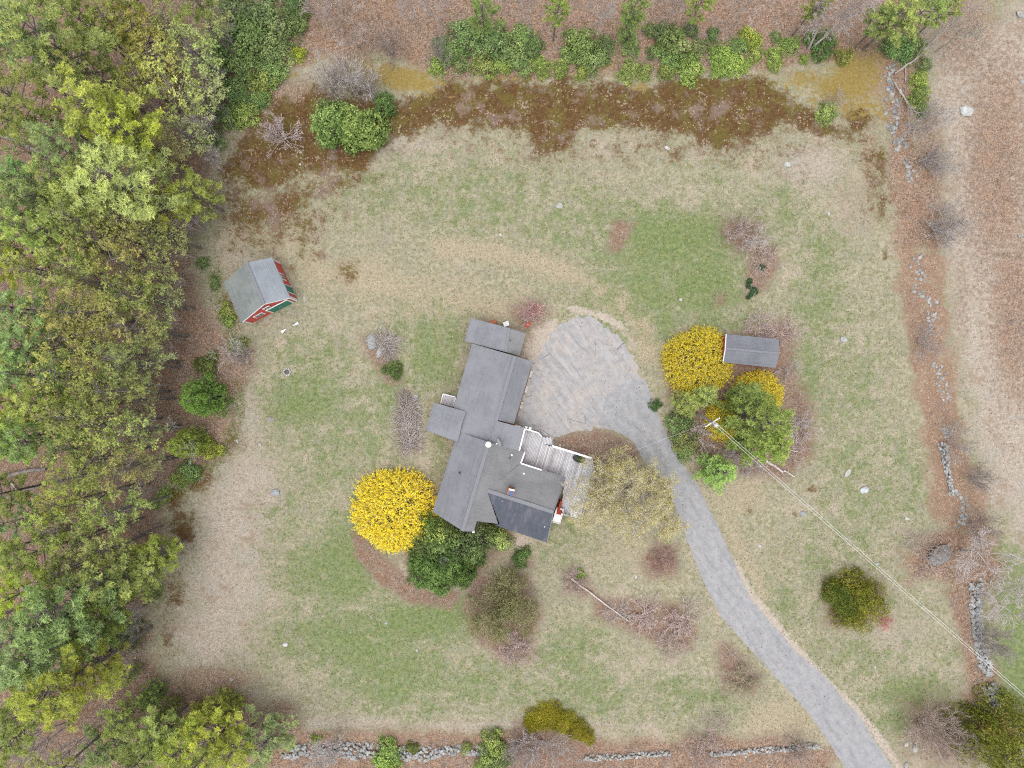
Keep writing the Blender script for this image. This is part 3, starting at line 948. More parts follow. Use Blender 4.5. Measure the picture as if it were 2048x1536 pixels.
for i in range(5):
    make_shrub('laurel', 400 + i, R=1.2, Hh=1.3, n=2100, size=0.085, lump=0.55, csize=0.12, gap=0.3, inner=0.4)
for i in range(2):
    make_shrub('rhodo', 420 + i, R=2.0, Hh=2.2, n=5600, size=0.11, lump=0.5, inner=0.5, csize=0.15, gap=0.25)
make_shrub('tuft', 431, R=0.5, Hh=0.4, n=700, size=0.06, lump=0.3, csize=0.06)
make_shrub('juniper', 432, R=2.5, Hh=1.6, n=9000, size=0.10, lump=0.5, tdev=0.22, inner=0.35, aspect=0.25, stems=90, csize=0.16, gap=0.2)


def make_forsythia(seed, R=4.0, Hh=3.0, sprays=2900, petals=30):
    """a rounded mound of arching sprays, each strung with small flowers"""
    r = np.random.default_rng(seed)
    lob = rand_unit(r, 14)
    lob[:, 2] = np.abs(lob[:, 2])
    d = rand_unit(r, sprays)
    d[:, 2] = np.abs(d[:, 2])
    dots = np.max(d @ lob.T, axis=1)
    shell = (0.80 + 0.22 * np.clip((dots - 0.7) / 0.3, 0, 1)) * (0.5 + 0.5 * r.random(sprays) ** 0.5)
    base = d * shell[:, None] * [R, R, Hh] * 0.93
    dirn = unit(d * [1, 1, 0.4] * 0.9 + rand_unit(r, sprays) * 0.8 + [0, 0, 0.25])
    L = r.uniform(0.35, 0.85, sprays)
    mid = base + dirn * L[:, None] * 0.5
    tip = mid + unit(dirn + [0, 0, -0.55]) * L[:, None] * 0.5
    ok = r.random(sprays) < 0.95
    u = r.random((sprays, petals))[:, :, None]
    c = np.where(u < 0.5, base[:, None] + (mid - base)[:, None] * u * 2, mid[:, None] + (tip - mid)[:, None] * (u - 0.5) * 2)
    st_ = np.repeat(np.clip(0.45 + r.normal(size=sprays) * 0.2, 0, 1)[:, None], petals, 1)[ok]
    c = c[ok].reshape(-1, 3) + r.normal(size=(ok.sum() * petals, 3)) * 0.035
    c[:, 2] = np.maximum(c[:, 2], 0.05)
    n = len(c)
    v, f = leaves(r, c, unit(rand_unit(r, n) + [0, 0, 0.5]), r.uniform(0.03, 0.058, n), 0.6)
    fl = mesh_np("forsythia_flowers", v, f, M['flower'], np.repeat(np.clip(st_.ravel() + r.normal(size=n) * 0.22, 0, 1), 2))
    k = 240
    e = d[:k] * [R, R, Hh] * 0.8
    o = r.normal(size=(k, 3)) * [0.25, 0.25, 0]
    v, f = sticks(np.concatenate([base, mid, o]), np.concatenate([mid, tip, e]), np.concatenate([np.full(2 * sprays, .014), np.full(k, .022)]), np.full(2 * sprays + k, .010), 3)
    st = mesh_np("forsythia_stems", v, f, M['wood'])
    proto('forsythia', R, Hh, 0.5, [("stems", st), ("flowers", fl)])


make_forsythia(500)
make_forsythia(501)


def grow(r, segs, p, d, L, rad, lvl, spec, ends):
    """one limb: a crooked polyline, then its children"""
    n = spec['n'][lvl]
    pts = [p]
    dd = d
    for q in range(n):
        dd = dd + r.normal(size=3) * spec['wob'] + np.array([0, 0, spec['up'][lvl]])
        dd = dd / np.linalg.norm(dd)
        pts.append(pts[-1] + dd * L / n)
    last = lvl == len(spec['n']) - 1
    for q in range(n):
        f0, f1 = 1 - q / n * 0.75, 1 - (q + 1) / n * 0.75
        segs.append((pts[q], pts[q + 1], rad * f0, rad * f1))
    if last:
        ends.append(pts[-1])
        ends.append(pts[n // 2])
        return
    kids = spec['kids'][lvl]
    for q in range(kids):
        u = r.uniform(spec['from'][lvl], 1.0)
        i = min(int(u * n), n - 1)
        fr = u * n - i
        pp = pts[i] * (1 - fr) + pts[i + 1] * fr
        ax = pts[i + 1] - pts[i]
        ax = ax / np.linalg.norm(ax)
        side = np.cross(ax, r.normal(size=3))
        side = side / np.linalg.norm(side)
        a = math.radians(r.uniform(*spec['ang'][lvl]))
        nd = ax * math.cos(a) + side * math.sin(a)
        grow(r, segs, pp, nd, L * spec['len'][lvl] * r.uniform(0.7, 1.2) * (1.15 - 0.45 * u), rad * (1 - 0.75 * u) * 0.62 + 0.004, lvl + 1, spec, ends)


def make_bare(kind, seed, Hh, R, spec, mat, trunks=1, trunk_len=0.6, rad=0.16, spread=0.1, buds=0, budmat='bud', cf=0.6, tw=0.016, bsz=(0.03, 0.06)):
    r = np.random.default_rng(seed)
    segs, ends = [], []
    for t in range(trunks):
        az = 6.283 * t / trunks + r.uniform(-.4, .4)
        d = np.array([math.cos(az) * spread, math.sin(az) * spread, 1.0])
        if trunks > 1:
            d[:2] *= r.uniform(0.4, 1.4)
        grow(r, segs, np.array([0, 0, -0.05]) + np.array([math.cos(az), math.sin(az), 0]) * rad * (trunks > 1) * 1.5, d / np.linalg.norm(d),
             Hh * trunk_len * r.uniform(.85, 1.1), rad, 0, spec, ends)
    p0 = np.array([s[0] for s in segs]); p1 = np.array([s[1] for s in segs])
    ra = np.array([s[2] for s in segs]); rb = np.array([s[3] for s in segs])
    allp = np.concatenate([p0, p1])
    curR = np.percentile(np.linalg.norm(allp[:, :2], axis=1), 95)
    curH = allp[:, 2].max()
    k = np.array([R / curR, R / curR, Hh / curH])
    p0, p1 = p0 * k, p1 * k
    thick = ra > 0.035
    parts = []
    if thick.any():
        parts.append(sticks(p0[thick], p1[thick], ra[thick], rb[thick], 6))
    parts.append(sticks(p0[~thick], p1[~thick], np.maximum(ra[~thick], tw), np.maximum(rb[~thick], tw * 0.7), 3))
    v, f = join(parts)
    out = [("branches", mesh_np(kind + "_branches", v, f, M[mat]))]
    if buds:
        e = np.array(ends) * k
        c = np.repeat(e, buds, 0) + r.normal(size=(len(e) * buds, 3)) * 0.14
        n = len(c)
        v, f = leaves(r, c, rand_unit(r, n), r.uniform(*bsz, n), 0.6)
        out.append(("foliage", mesh_np(kind + "_buds", v, f, M[budmat], np.repeat(r.random(n), 2))))
    proto(kind, R, Hh, cf, out)


SPEC_TREE = dict(n=[6, 5, 4, 3], kids=[10, 8, 7], len=[0.6, 0.5, 0.5], ang=[(30, 60), (30, 60), (30, 60)], up=[0.0, 0.10, 0.06, 0.03], wob=0.13)
SPEC_TREE['from'] = [0.35, 0.3, 0.3]
SPEC_SHRUB = dict(n=[5, 4, 3], kids=[5, 4], len=[0.5, 0.5], ang=[(15, 45), (20, 55)], up=[0.05, 0.03, 0.0], wob=0.14)
SPEC_SHRUB['from'] = [0.25, 0.25]
for i in range(3):
    make_bare('bare_tree', 600 + i, 11, 2.8, SPEC_TREE, 'twig', 1 + i % 2, 0.55, 0.13, 0.25, tw=0.02)
for i in range(4):
    make_bare('bare_shrub', 620 + i, 2.4, 2.2, SPEC_SHRUB, 'twig', 22 if i < 3 else 13, 0.8, 0.034, 1.0, cf=0.4, tw=0.018)
for i in range(2):
    make_bare('birch', 640 + i, 12, 2.0, dict(SPEC_TREE, kids=[7, 5, 5], wob=0.08), 'birch', 1, 0.7, 0.085, 0.1, tw=0.014)
SPEC_MAPLE = dict(n=[6, 5, 4, 3, 2], kids=[8, 7, 5, 4], len=[0.6, 0.5, 0.5, 0.5], ang=[(30, 60), (30, 65), (30, 60), (25, 60)], up=[0.0, 0.06, 0.04, 0.03, 0.0], wob=0.14)
SPEC_MAPLE['from'] = [0.3, 0.3, 0.3, 0.2]
make_bare('maple', 650, 11, 5.4, SPEC_MAPLE, 'twig', 8, 0.55, 0.13, 0.7, buds=2, cf=0.6, tw=0.021, bsz=(0.03, 0.055))
SPEC_DENSE = dict(n=[4, 4, 3, 2], kids=[7, 6, 4], len=[0.6, 0.5, 0.5], ang=[(20, 55), (25, 60), (30, 70)], up=[0.04, 0.0, -0.02, -0.02], wob=0.18)
SPEC_DENSE['from'] = [0.25, 0.25, 0.2]
make_bare('crabapple', 655, 6.5, 3.8, SPEC_DENSE, 'twig', 16, 0.6, 0.05, 0.8, buds=4, budmat='leaf', cf=0.5, tw=0.022, bsz=(0.03, 0.055))


def make_stalks(kind, seed, R=1.6, n=125, mat='log', flat=0.4):
    """a heap of dry stems lying fanned out over one another"""
    r = np.random.default_rng(seed)
    a = r.uniform(0, 6.283, n)
    c = r.normal(size=(n, 2)) * R * 0.16
    L = R * r.uniform(0.55, 1.15, n)
    z0 = r.uniform(0.03, 0.25, n)
    p0 = np.stack([c[:, 0], c[:, 1], z0], 1)
    pm = np.stack([c[:, 0] + np.cos(a) * L * .5, c[:, 1] + np.sin(a) * L * .5, z0 + flat * r.random(n)], 1)
    a2 = a + r.normal(size=n) * 0.25
    p1 = pm + np.stack([np.cos(a2) * L * .5, np.sin(a2) * L * .5, -flat * 0.8 * r.random(n)], 1)
    p1[:, 2] = np.maximum(p1[:, 2], 0.03)
    v, f = sticks(np.concatenate([p0, pm]), np.concatenate([pm, p1]), np.full(2 * n, .022), np.full(2 * n, .014), 3)
    proto(kind, R, 0.6, 0.3, [("stems", mesh_np(kind + "_stems", v, f, M[mat]))])


make_stalks('stalks', 700)
make_stalks('stalks', 701)

USED = {}
VR = random.Random(11)


def plant(kind, px, py, r_px, h=None, tint=(1, 1, 1), name=None, label='', cat='tree', group=None, rz=None, sx=1.0, variant=None, z0=0.0):
    """a plant whose crown is centred on photo pixel (px, py) and r_px wide there"""
    vs = PROTO[kind]
    vi = variant if variant is not None else VR.randrange(len(vs))
    R, Hn, cf, parts = vs[vi]
    if h is None:
        h = Hn * (r_px * H / F) / R
    zc = cf * h
    rm = r_px * (H - zc) / F
    loc = W(px, py, zc)
    s = rm / R
    e = empty(name or kind, (loc.x, loc.y, z0), VR.uniform(0, 6.283) if rz is None else rz, label=label, cat=cat, group=group)
    e.scale = (s * sx, s, h / Hn)
    for pn, me in parts:
        o = bpy.data.objects.new(pn, me)
        o.color = (*tint, 1)
        link(o, e)
    return e


# ------------------------------------------------------------------ the woodland on the left, tree by tree
Yl, Ye, Bl, Ol = (1.18, 1.26, 1.0), (1.30, 1.32, 0.70), (1.05, 1.28, 1.30), (1.18, 1.2, 1.02)
O2, O3 = (1.28, 1.32, 1.0), (1.2, 1.24, 1.2)
FOREST = [  # px, py, r, kind, tint, height
    (88, 78, 78, 'w', Yl, 19), (20, 55, 50, 'w', Bl, 18), (150, 30, 40, 'w', Yl, 17), (205, 28, 42, 'p', O2, 16), (262, 52, 56, 'w', (1.1, 1.0, .7), 17),
    (300, 110, 60, 'p', O2, 16), (330, 40, 45, 'p', Ol, 15), (375, 95, 52, 'p', Ol, 14), (410, 40, 40, 'p', O3, 14), (345, 180, 60, 'p', O2, 15), (270, 150, 52, 'p', Ye, 15),
    (18, 190, 58, 'w', Yl, 18), (188, 215, 80, 'w', Ye, 20), (160, 130, 50, 'w', Yl, 17), (245, 255, 60, 'w', Ye, 18), (130, 290, 50, 'w', Bl, 16), (400, 175, 45, 'p', O3, 13),
    (235, 350, 92, 'w', Yl, 20), (170, 400, 60, 'w', Yl, 18), (310, 300, 48, 'p', Ol, 14), (365, 270, 45, 'p', O3, 13), (385, 385, 48, 'w', (1.05, 1.1, .65), 13),
    (300, 400, 50, 'w', Ye, 17), (20, 350, 50, 'w', Bl, 17), (60, 395, 48, 'w', Bl, 17), (110, 350, 40, 'p', O2, 16), (40, 300, 36, 'p', Ol, 14),
    (20, 440, 46, 'w', Bl, 17), (65, 460, 52, 'w', Yl, 18), (125, 430, 50, 'p', O2, 16), (180, 475, 54, 'p', O2, 16), (230, 430, 50, 'p', Ol, 16), (290, 462, 46, 'p', Ol, 15), (340, 470, 38, 'p', O3, 12),
    (15, 525, 40, 'w', Ye, 16), (60, 545, 46, 'p', O2, 17), (120, 525, 52, 'p', O2, 16), (170, 560, 48, 'p', Ol, 16), (225, 525, 52, 'p', O2, 15), (290, 545, 54, 'p', Ol, 15), (250, 590, 48, 'p', O2, 15), (318, 600, 36, 'p', O3, 13),
    (30, 625, 58, 'w', Bl, 18), (85, 615, 44, 'p', O2, 16), (130, 620, 50, 'p', Ol, 16), (190, 625, 52, 'p', O2, 16), (245, 655, 56, 'p', Ol, 15), (300, 660, 36, 'p', O3, 13),
    (15, 700, 36, 'w', Ye, 16), (60, 695, 46, 'w', Bl, 17), (110, 680, 48, 'p', Ol, 16), (160, 700, 52, 'p', O2, 16), (215, 715, 50, 'p', Ol, 16), (275, 730, 50, 'p', O3, 14),
    (40, 755, 50, 'w', Bl, 17), (100, 750, 48, 'p', O2, 17), (150, 770, 50, 'p', O2, 16), (205, 785, 52, 'p', Ol, 15), (262, 800, 48, 'p', Ol, 14),
    (15, 810, 40, 'w', Ye, 17), (70, 815, 48, 'w', Yl, 17), (120, 835, 46, 'p', Ol, 16), (175, 850, 54, 'p', O2, 16), (235, 870, 54, 'p', Ol, 15), (285, 860, 34, 'p', O3, 12),
    (15, 875, 48, 'w', Yl, 18), (62, 890, 48, 'w', Bl, 17), (118, 905, 44, 'p', Ol, 15), (180, 915, 50, 'p', Ol, 15), (240, 935, 50, 'p', Ol, 14), (290, 930, 34, 'p', O3, 12),
    (130, 955, 44, 'p', O2, 15), (110, 1010, 48, 'p', Ye, 15), (165, 1005, 44, 'p', Ol, 15), (220, 1030, 52, 'p', O2, 15), (95, 1065, 50, 'p', O2, 16), (150, 1085, 52, 'p', Ol, 15), (205, 1100, 42, 'p', Ol, 14),
    (15, 1045, 34, 'w', Bl, 16), (45, 1115, 50, 'w', O2, 17), (310, 1110, 42, 'w', (1.0, 1.15, .65), 12), (262, 1150, 50, 'w', (.95, 1.15, .75), 14), (120, 1140, 40, 'p', Ol, 15), (205, 1165, 55, 'w', Yl, 16), (190, 1215, 50, 'w', (.9, 1.05, .7), 15),
    (25, 1190, 46, 'w', Ye, 18), (110, 1225, 78, 'w', (.92, 1.06, .95), 19), (30, 1270, 60, 'w', Bl, 18), (70, 1310, 66, 'w', Bl, 18), (165, 1285, 44, 'w', (.8, .92, .75), 15), (15, 1340, 44, 'w', Bl, 17),
    (110, 1385, 70, 'w', Ye, 18), (40, 1420, 56, 'w', Yl, 18), (165, 1345, 46, 'w', Ye, 16),
    (240, 1440, 40, 'w', (.9, 1.05, .7), 12), (310, 1475, 48, 'w', Yl, 13), (355, 1510, 50, 'w', Ye, 13), (285, 1500, 44, 'w', (.85, 1., .7), 12), (410, 1480, 52, 'w', Ye, 13), (460, 1510, 46, 'w', Ye, 13), (205, 1500, 44, 'w', (.8, .95, .8), 12),
    (525, 1490, 56, 'w', (.72, .92, .85), 9), (425, 1420, 26, 'y', Ye, 9), (452, 1425, 22, 'y', Ye, 9), (330, 1425, 22, 'y', (.85, 1., .7), 8), (298, 1395, 26, 'y', (.8, .95, .7), 6), (385, 1440, 24, 'y', Ye, 7), (240, 1360, 20, 'y', Ol, 6),
    (1270, 2, 32, 'w', (.85, 1.05, .8), 9), (1262, 48, 26, 'y', (.85, 1.05, .85), 5), (1115, 12, 32, 'w', (.95, 1.12, .7), 8), (1405, 2, 28, 'w', (1., 1.15, .7), 8), (965, 18, 38, 'w', (.65, .85, .6), 7),
    (1808, 22, 50, 'w', (1.05, 1.15, .85), 9), (1860, 10, 42, 'w', (.9, 1.08, .8), 9), (1770, 36, 32, 'w', (.85, 1.02, .85), 7), (1902, 10, 30, 'w', (1.0, 1.15, .75), 8), (1640, 2, 28, 'w', (.9, 1., .65), 8),
]
BANDS = [(0, 'along the top edge'), (100, 'level with the yellow moss strip'), (205, 'level with the birch-side evergreen'), (290, 'level with the grey bare bush'),
         (370, 'level with the moss south edge'), (440, 'just above the red barn'), (510, 'level with the barn roof'), (600, 'level with the barn doors'),
         (680, 'level with the stone fire ring'), (740, 'level with the dark spruce'), (800, 'just below the dark spruce'), (855, 'level with the yellowish spruce'),
         (925, 'level with the fallen logs'), (1000, 'level with the ranch gable'), (1080, 'level with the rhododendrons'), (1150, 'level with the crabapple top'), (1250, 'level with the crabapple bottom'),
         (1330, 'near the lower left corner'), (1400, 'in the lower left corner'), (1470, 'on the bottom edge')]
ORD = ['leftmost', 'second from left', 'third from left', 'fourth from left', 'fifth from left', 'sixth from left', 'seventh from left', 'eighth from left', 'ninth from left', 'tenth from left']


def band_of(y):
    return max(i for i, b in enumerate(BANDS) if y >= b[0])


rows = {}
for t in FOREST:
    if t[0] < 700:
        rows.setdefault(band_of(t[1]), []).append(t)
CW = {id(Yl): 'light yellow-green', id(Ye): 'bright yellow', id(Bl): 'bluish green', id(Ol): 'dull olive', id(O2): 'olive green', id(O3): 'thin grey-green'}
for b, ts in rows.items():
    for i, t in enumerate(sorted(ts, key=lambda q: q[0])):
        x, y, rr_, kd, tn, hh = t
        kind = {'w': 'white_pine', 'p': 'pitch_pine', 'y': 'young_pine'}[kd]
        lab = f"{CW.get(id(tn), 'mid green')} {'young ' if kd == 'y' else ''}pine, {ORD[i]} in the row {BANDS[b][1]}"
        tn2 = tuple(c * VR.uniform(0.93, 1.07) for c in tn)
        hk = 0.58 if y > 1385 and x > 180 else 1.0 if x < 150 else 0.84 if x < 260 else 0.64
        plant(kind, x, y, rr_ * (1.16 if kd == 'w' else 1.02), hh * hk * VR.uniform(.94, 1.05), tn2, label=lab, group='pines of the left woodland')
TOPP = {1270: 'drooping green pine tip hanging in from the top edge above the laurels', 1262: 'slim green young pine below the drooping pine at the top edge',
        1115: 'bright green pine tip at the top edge left of the driveway line', 1405: 'small bright green pine tip at the top edge, right of the drooping one',
        965: 'dark green pine at the top edge above the first laurels', 1808: 'large yellow-green pine at the top edge over the stone wall',
        1860: 'green pine at the top edge just right of the large yellow-green one', 1770: 'small bluish pine at the top edge left of the large yellow-green one',
        1902: 'rightmost pine on the top edge beside the dead branches', 1640: 'pine tip at the top edge behind the grey bare tree'}
for t in FOREST:
    if t[0] >= 700:
        plant({'w': 'white_pine', 'y': 'young_pine'}[t[3]], t[0], t[1], t[2], t[5], t[4], label=TOPP[t[0]], group='pines along the top edge')
ORD3 = ['first', 'second', 'third', 'fourth', 'fifth', 'sixth', 'seventh', 'eighth', 'ninth', 'tenth', 'eleventh', 'twelfth']
# pines just outside the frame, so the wood goes on
for i, (x, y) in enumerate([(-70, 60), (-60, 200), (-80, 330), (-60, 470), (-70, 600), (-60, 730), (-80, 860), (-60, 1000), (-80, 1130), (-60, 1260), (-70, 1400), (-50, 1530), (60, 1590), (200, 1600), (340, 1590), (60, -60), (200, -70), (340, -60)]):
    plant('white_pine' if i % 3 else 'pitch_pine', x, y, 60, 17, Yl if i % 2 else O2, label=(f'pine cut off by the left edge, {(ORD3 + ORD3)[i]} from the top' if i < 12 else f'pine cut off by the {"bottom" if i < 15 else "top"} edge, {ORD3[i % 3]} from the left'), group='pines beyond the frame')

# undergrowth in the wood: bare saplings between the pines
GREY = (0.92, 0.90, 0.90)
BROWN = (0.92, 0.82, 0.76)
PURP = (0.95, 0.82, 0.80)
BARE = [  # px, py, r, height, tint, label
    (232, 170, 28, 9, GREY, 'grey bare tree in the gap between bright pines near the top left'),
    (45, 30, 34, 12, GREY, 'pale bare treetop in the upper left corner'), (60, 100, 26, 11, GREY, 'bare treetop left of the large light pine'),
    (395, 240, 34, 9, GREY, 'bare branching tree at the wood edge west of the grey bush'), (405, 130, 30, 9, GREY, 'bare tree among thin pines near the top left'),
    (350, 235, 28, 8, BROWN, 'brown bare tree between dull pines below the top left'), (440, 60, 30, 9, BROWN, 'brown bare tree beside the tall laurels at the top'),
    (415, 320, 30, 6, GREY, 'pale bare sapling on the wood edge right of the biggest pine'), (365, 440, 28, 8, GREY, 'bare tree under the pine overhanging the lawn'),
    (350, 500, 26, 8, GREY, 'bare tree at the wood edge northwest of the barn'), (345, 560, 24, 7, BROWN, 'bare tree at the wood edge west of the barn'),
    (330, 640, 26, 7, GREY, 'bare tree at the wood edge southwest of the barn'), (320, 690, 24, 7, BROWN, 'brown bare tree left of the birch by the fire ring'),
    (300, 770, 26, 7, GREY, 'bare tree at the wood edge level with the dark spruce'), (290, 830, 22, 7, BROWN, 'bare tree left of the leaning grey sapling'),
    (265, 990, 26, 8, GREY, 'bare tree at the wood edge above the ranch level'), (205, 1110, 40, 9, GREY, 'wide bare treetop below the pines at the lower left'),
    (255, 1240, 32, 7, GREY, 'grey bare tree right of the big bluish pine'), (235, 1320, 34, 6, BROWN, 'brown brushy tree right of the yellow pine'),
    (60, 1505, 56, 10, GREY, 'big pale bare tree in the lower left corner'), (130, 1510, 46, 9, GREY, 'pale bare tree next to the lower left corner tree'),
    (655, 10, 60, 9, BROWN, 'brown bare treetop on the top edge right of the laurels'), (825, 5, 34, 9, GREY, 'first grey bare treetop from the left on the top edge of the leafy bank'),
    (872, 18, 38, 9, GREY, 'grey bare treetop left of the dark pine on the top edge'), (1060, 20, 26, 9, GREY, 'grey bare tree beside the bright pine tip'),
    (1200, 20, 34, 9, GREY, 'grey bare treetop between the two drooping pines'), (1680, 30, 62, 11, GREY, 'large grey bare tree spreading in from the top right edge'),
    (1340, 5, 34, 8, BROWN, 'brown bare treetop on the top edge right of the drooping pine'), (1500, 8, 44, 8, BROWN, 'brown bare treetop on the top edge above the bright laurel'),
    (880, 105, 26, 5, GREY, 'small grey sapling on the leafy bank left of the first laurels'), (780, 90, 40, 5, BROWN, 'thin brown sapling above the yellow moss'),
    (700, 60, 40, 6, BROWN, 'thin brown sapling on the leafy bank near the top'),
    (1940, 50, 46, 9, (1, 1, .9), 'pale dead tree lying over the field at the top right'), (1850, 245, 50, 4.5, GREY, 'grey bare thicket over the ruined wall at the right'),
    (1870, 320, 40, 4, GREY, 'pale bare branches by the ruined wall below the thicket'),
    (1890, 455, 55, 4.5, GREY, 'grey bare sapling above the rust-brown strip'), (1855, 680, 40, 4, GREY, 'grey wispy sapling in the middle of the rust-brown strip'),
    (1915, 880, 44, 4, GREY, 'grey bare bush right of the wall in the rust-brown strip'), (1960, 960, 30, 4, GREY, 'thin bare bush right of the lower wall stones'),
    (1960, 1050, 40, 4, BROWN, 'brown bare bush above the large boulder'), (1970, 1120, 62, 6, GREY, 'large grey thicket right of the big boulder'),
    (2000, 1200, 60, 6, GREY, 'grey thicket on the right edge above the long wall'), (1850, 1100, 50, 2.5, BROWN, 'brown low bush around the large boulder'),
    (1990, 1290, 40, 5, GREY, 'bare bush leaning over the long wall at the right'),
    (1860, 1460, 62, 5, BROWN, 'round brown bare bush by the driveway at the lower right'), (1920, 1480, 46, 5, BROWN, 'second brown bare bush beside the lower right green tree'),
    (1700, 1500, 0, 3, BROWN, ''), (1400, 1510, 50, 3, PURP, 'purplish brush over the gap of the bottom wall'), (1430, 1470, 46, 2.2, PURP, 'purplish bush above the bottom wall gap'),
    (1090, 1500, 60, 4, GREY, 'grey thicket under the crescent of golden juniper'), (1040, 1500, 44, 4, GREY, 'grey thicket beside the bottom wall shrub'),
    (655, 1520, 46, 6, GREY, 'bare tree fanning out over the bottom stone wall'), (1600, 1500, 40, 2.4, BROWN, 'brown bush over the end of the bottom wall'),
    (370, 1300, 0, 3, GREY, ''), (190, 1400, 30, 6, BROWN, 'brown bare tree beside the yellow pine at the lower left'), (215, 1440, 30, 6, GREY, 'grey bare tree between lower left pines'),
]
for x, y, rp, hh, tn, lab in BARE:
    if rp:
        low = hh <= 5
        plant('bare_shrub' if low else 'bare_tree', x, y, rp, hh, tn, name='bare_shrub' if low else 'bare_tree', label=lab, cat='shrub' if low else 'tree', group='bare trees and brush round the clearing')

# ------------------------------------------------------------------ laurels and other small evergreens
G1, G2, G3 = (1.25, 1.25, 1.15), (1.55, 1.5, 1.05), (1.0, 1.05, 1.05)
LAUREL = [
    (470, 25, 38, G3), (520, 20, 34, G3), (560, 50, 34, G1), (500, 75, 38, G1), (455, 80, 28, G3), (545, 105, 34, G1), (480, 130, 36, G1), (430, 125, 28, G3), (525, 165, 26, G2), (545, 140, 26, G1),
    (470, 190, 30, G3), (440, 170, 24, G3), (490, 228, 24, G2), (455, 235, 22, G1), (598, 105, 15, (1.9, 1.6, .6)), (520, 200, 20, G1), (425, 220, 24, G3), (430, 275, 22, G3), (600, 40, 24, G1), (590, 8, 26, G3),
    (930, 70, 30, G1), (900, 105, 22, G1), (875, 130, 18, G2), (925, 125, 20, G1), (985, 85, 34, G1), (970, 130, 24, G2), (1002, 132, 18, G2), (945, 165, 0, G2), (880, 88, 16, G3), (1020, 100, 26, G1), (1045, 75, 24, G1), (1045, 125, 22, G1), (1078, 130, 18, G2),
    (1070, 95, 20, G3), (1118, 137, 16, G2), (1162, 90, 34, G1), (1192, 120, 24, G1), (1165, 145, 14, G2), (1140, 110, 18, G1), (1090, 150, 10, G2), (1210, 90, 18, G3), (1255, 140, 22, G2), (1288, 143, 16, G2), (1262, 100, 16, G1),
    (1330, 70, 24, G3), (1350, 95, 34, G1), (1335, 115, 24, G1), (1335, 145, 16, G2), (1372, 120, 20, G2), (1380, 142, 24, G2), (1402, 98, 18, G1), (1310, 100, 16, G3), (1380, 60, 16, G3), (1300, 60, 14, G3),
    (1440, 112, 24, G2), (1462, 128, 24, G2), (1440, 142, 16, G2), (1500, 78, 22, (1.7, 1.5, .7)), (1480, 90, 18, G1), (1512, 106, 15, G2), (1425, 70, 14, G3), (1490, 130, 14, G2), (1550, 112, 17, G2), (1550, 130, 12, G2), (1580, 87, 19, G2), (1552, 72, 10, G1),
    (1640, 88, 28, (.7, .85, .7)), (1610, 118, 10, G2), (1655, 225, 20, G2), (1690, 110, 16, (1.3, 1.2, .8)), (1800, 100, 30, G1), (1830, 95, 22, G1), (1785, 88, 20, G3), (1838, 160, 18, G2), (1838, 190, 20, G2), (1850, 130, 14, G1), (1845, 220, 14, G1),
    (450, 620, 14, G2), (458, 640, 12, G2), (405, 527, 12, G3), (430, 565, 12, G3), (475, 690, 18, G2), (412, 725, 22, (.9, .95, .7)), (380, 940, 20, G1), (355, 960, 16, G2), (330, 990, 14, G2), (310, 1005, 12, G1), (250, 1275, 32, G3), (305, 1180, 18, G1),
    (776, 1508, 26, G2), (990, 1488, 26, G2), (972, 1520, 24, G2), (930, 1497, 12, G2), (632, 1478, 10, G2), (748, 1524, 6, G1), (775, 1532, 22, G2), (1000, 1525, 22, G1), (825, 1495, 12, (.8, .75, .5)),
    (1340, 850, 0, G1), (1360, 855, 26, (1.0, .95, .9)), (1372, 885, 26, (1.2, 1.1, 1.0)), (1368, 905, 18, G1), (1045, 1115, 0, G1), (860, 1040, 16, G3),
]
LD = [(0, 600, 0, 320, 'in the upper left laurel belt'), (860, 1100, 0, 175, 'in the top row, left part'), (1100, 1300, 0, 175, 'in the top row, middle part'),
      (1300, 1420, 0, 175, 'in the top row, dense clump'), (1420, 1620, 0, 175, 'in the top row, right end'), (1620, 1760, 0, 260, 'on the mossy corner at the upper right'),
      (1760, 1900, 0, 260, 'beside the ruined wall at the upper right'), (380, 480, 500, 760, 'on the wood edge beside the red barn'), (240, 400, 900, 1290, 'on the wood edge at the lower left'), (600, 1100, 1460, 1540, 'along the bottom stone wall'),
      (1300, 1400, 800, 930, 'beside the driveway bend'), (800, 900, 1000, 1100, 'at the ranch gable')]
cnt = {}
zones = {}
for it in LAUREL:
    if not it[2]:
        continue
    for zi, z in enumerate(LD):
        if z[0] <= it[0] <= z[1] and z[2] <= it[1] <= z[3]:
            zones.setdefault(zi, []).append(it)
            break
    else:
        raise RuntimeError(str(it))
OR2 = ['first', 'second', 'third', 'fourth', 'fifth', 'sixth', 'seventh', 'eighth', 'ninth', 'tenth', 'eleventh', 'twelfth', 'thirteenth', 'fourteenth', 'fifteenth', 'sixteenth', 'seventeenth', 'eighteenth', 'nineteenth', 'twentieth']
for zi, its in zones.items():
    its.sort(key=lambda q: q[0])
    for i, (x, y, rp, tn) in enumerate(its):
        num = OR2[i]
        word = 'yellow-green' if tn[0] > 1.5 else 'bright green' if tn == G2 else 'dark green' if tn == G3 else 'green'
        size = 'large' if rp > 28 else 'small' if rp < 16 else 'round'
        plant('laurel', x, y, rp, rp * H / F * VR.uniform(0.9, 1.3), tuple(c * VR.uniform(.92, 1.08) for c in tn), name='laurel_shrub', label=f"{size} {word} laurel shrub, {OR2[i]} from left {LD[zi][4]}",
              cat='shrub', group='laurel shrubs at the edges of the clearing')

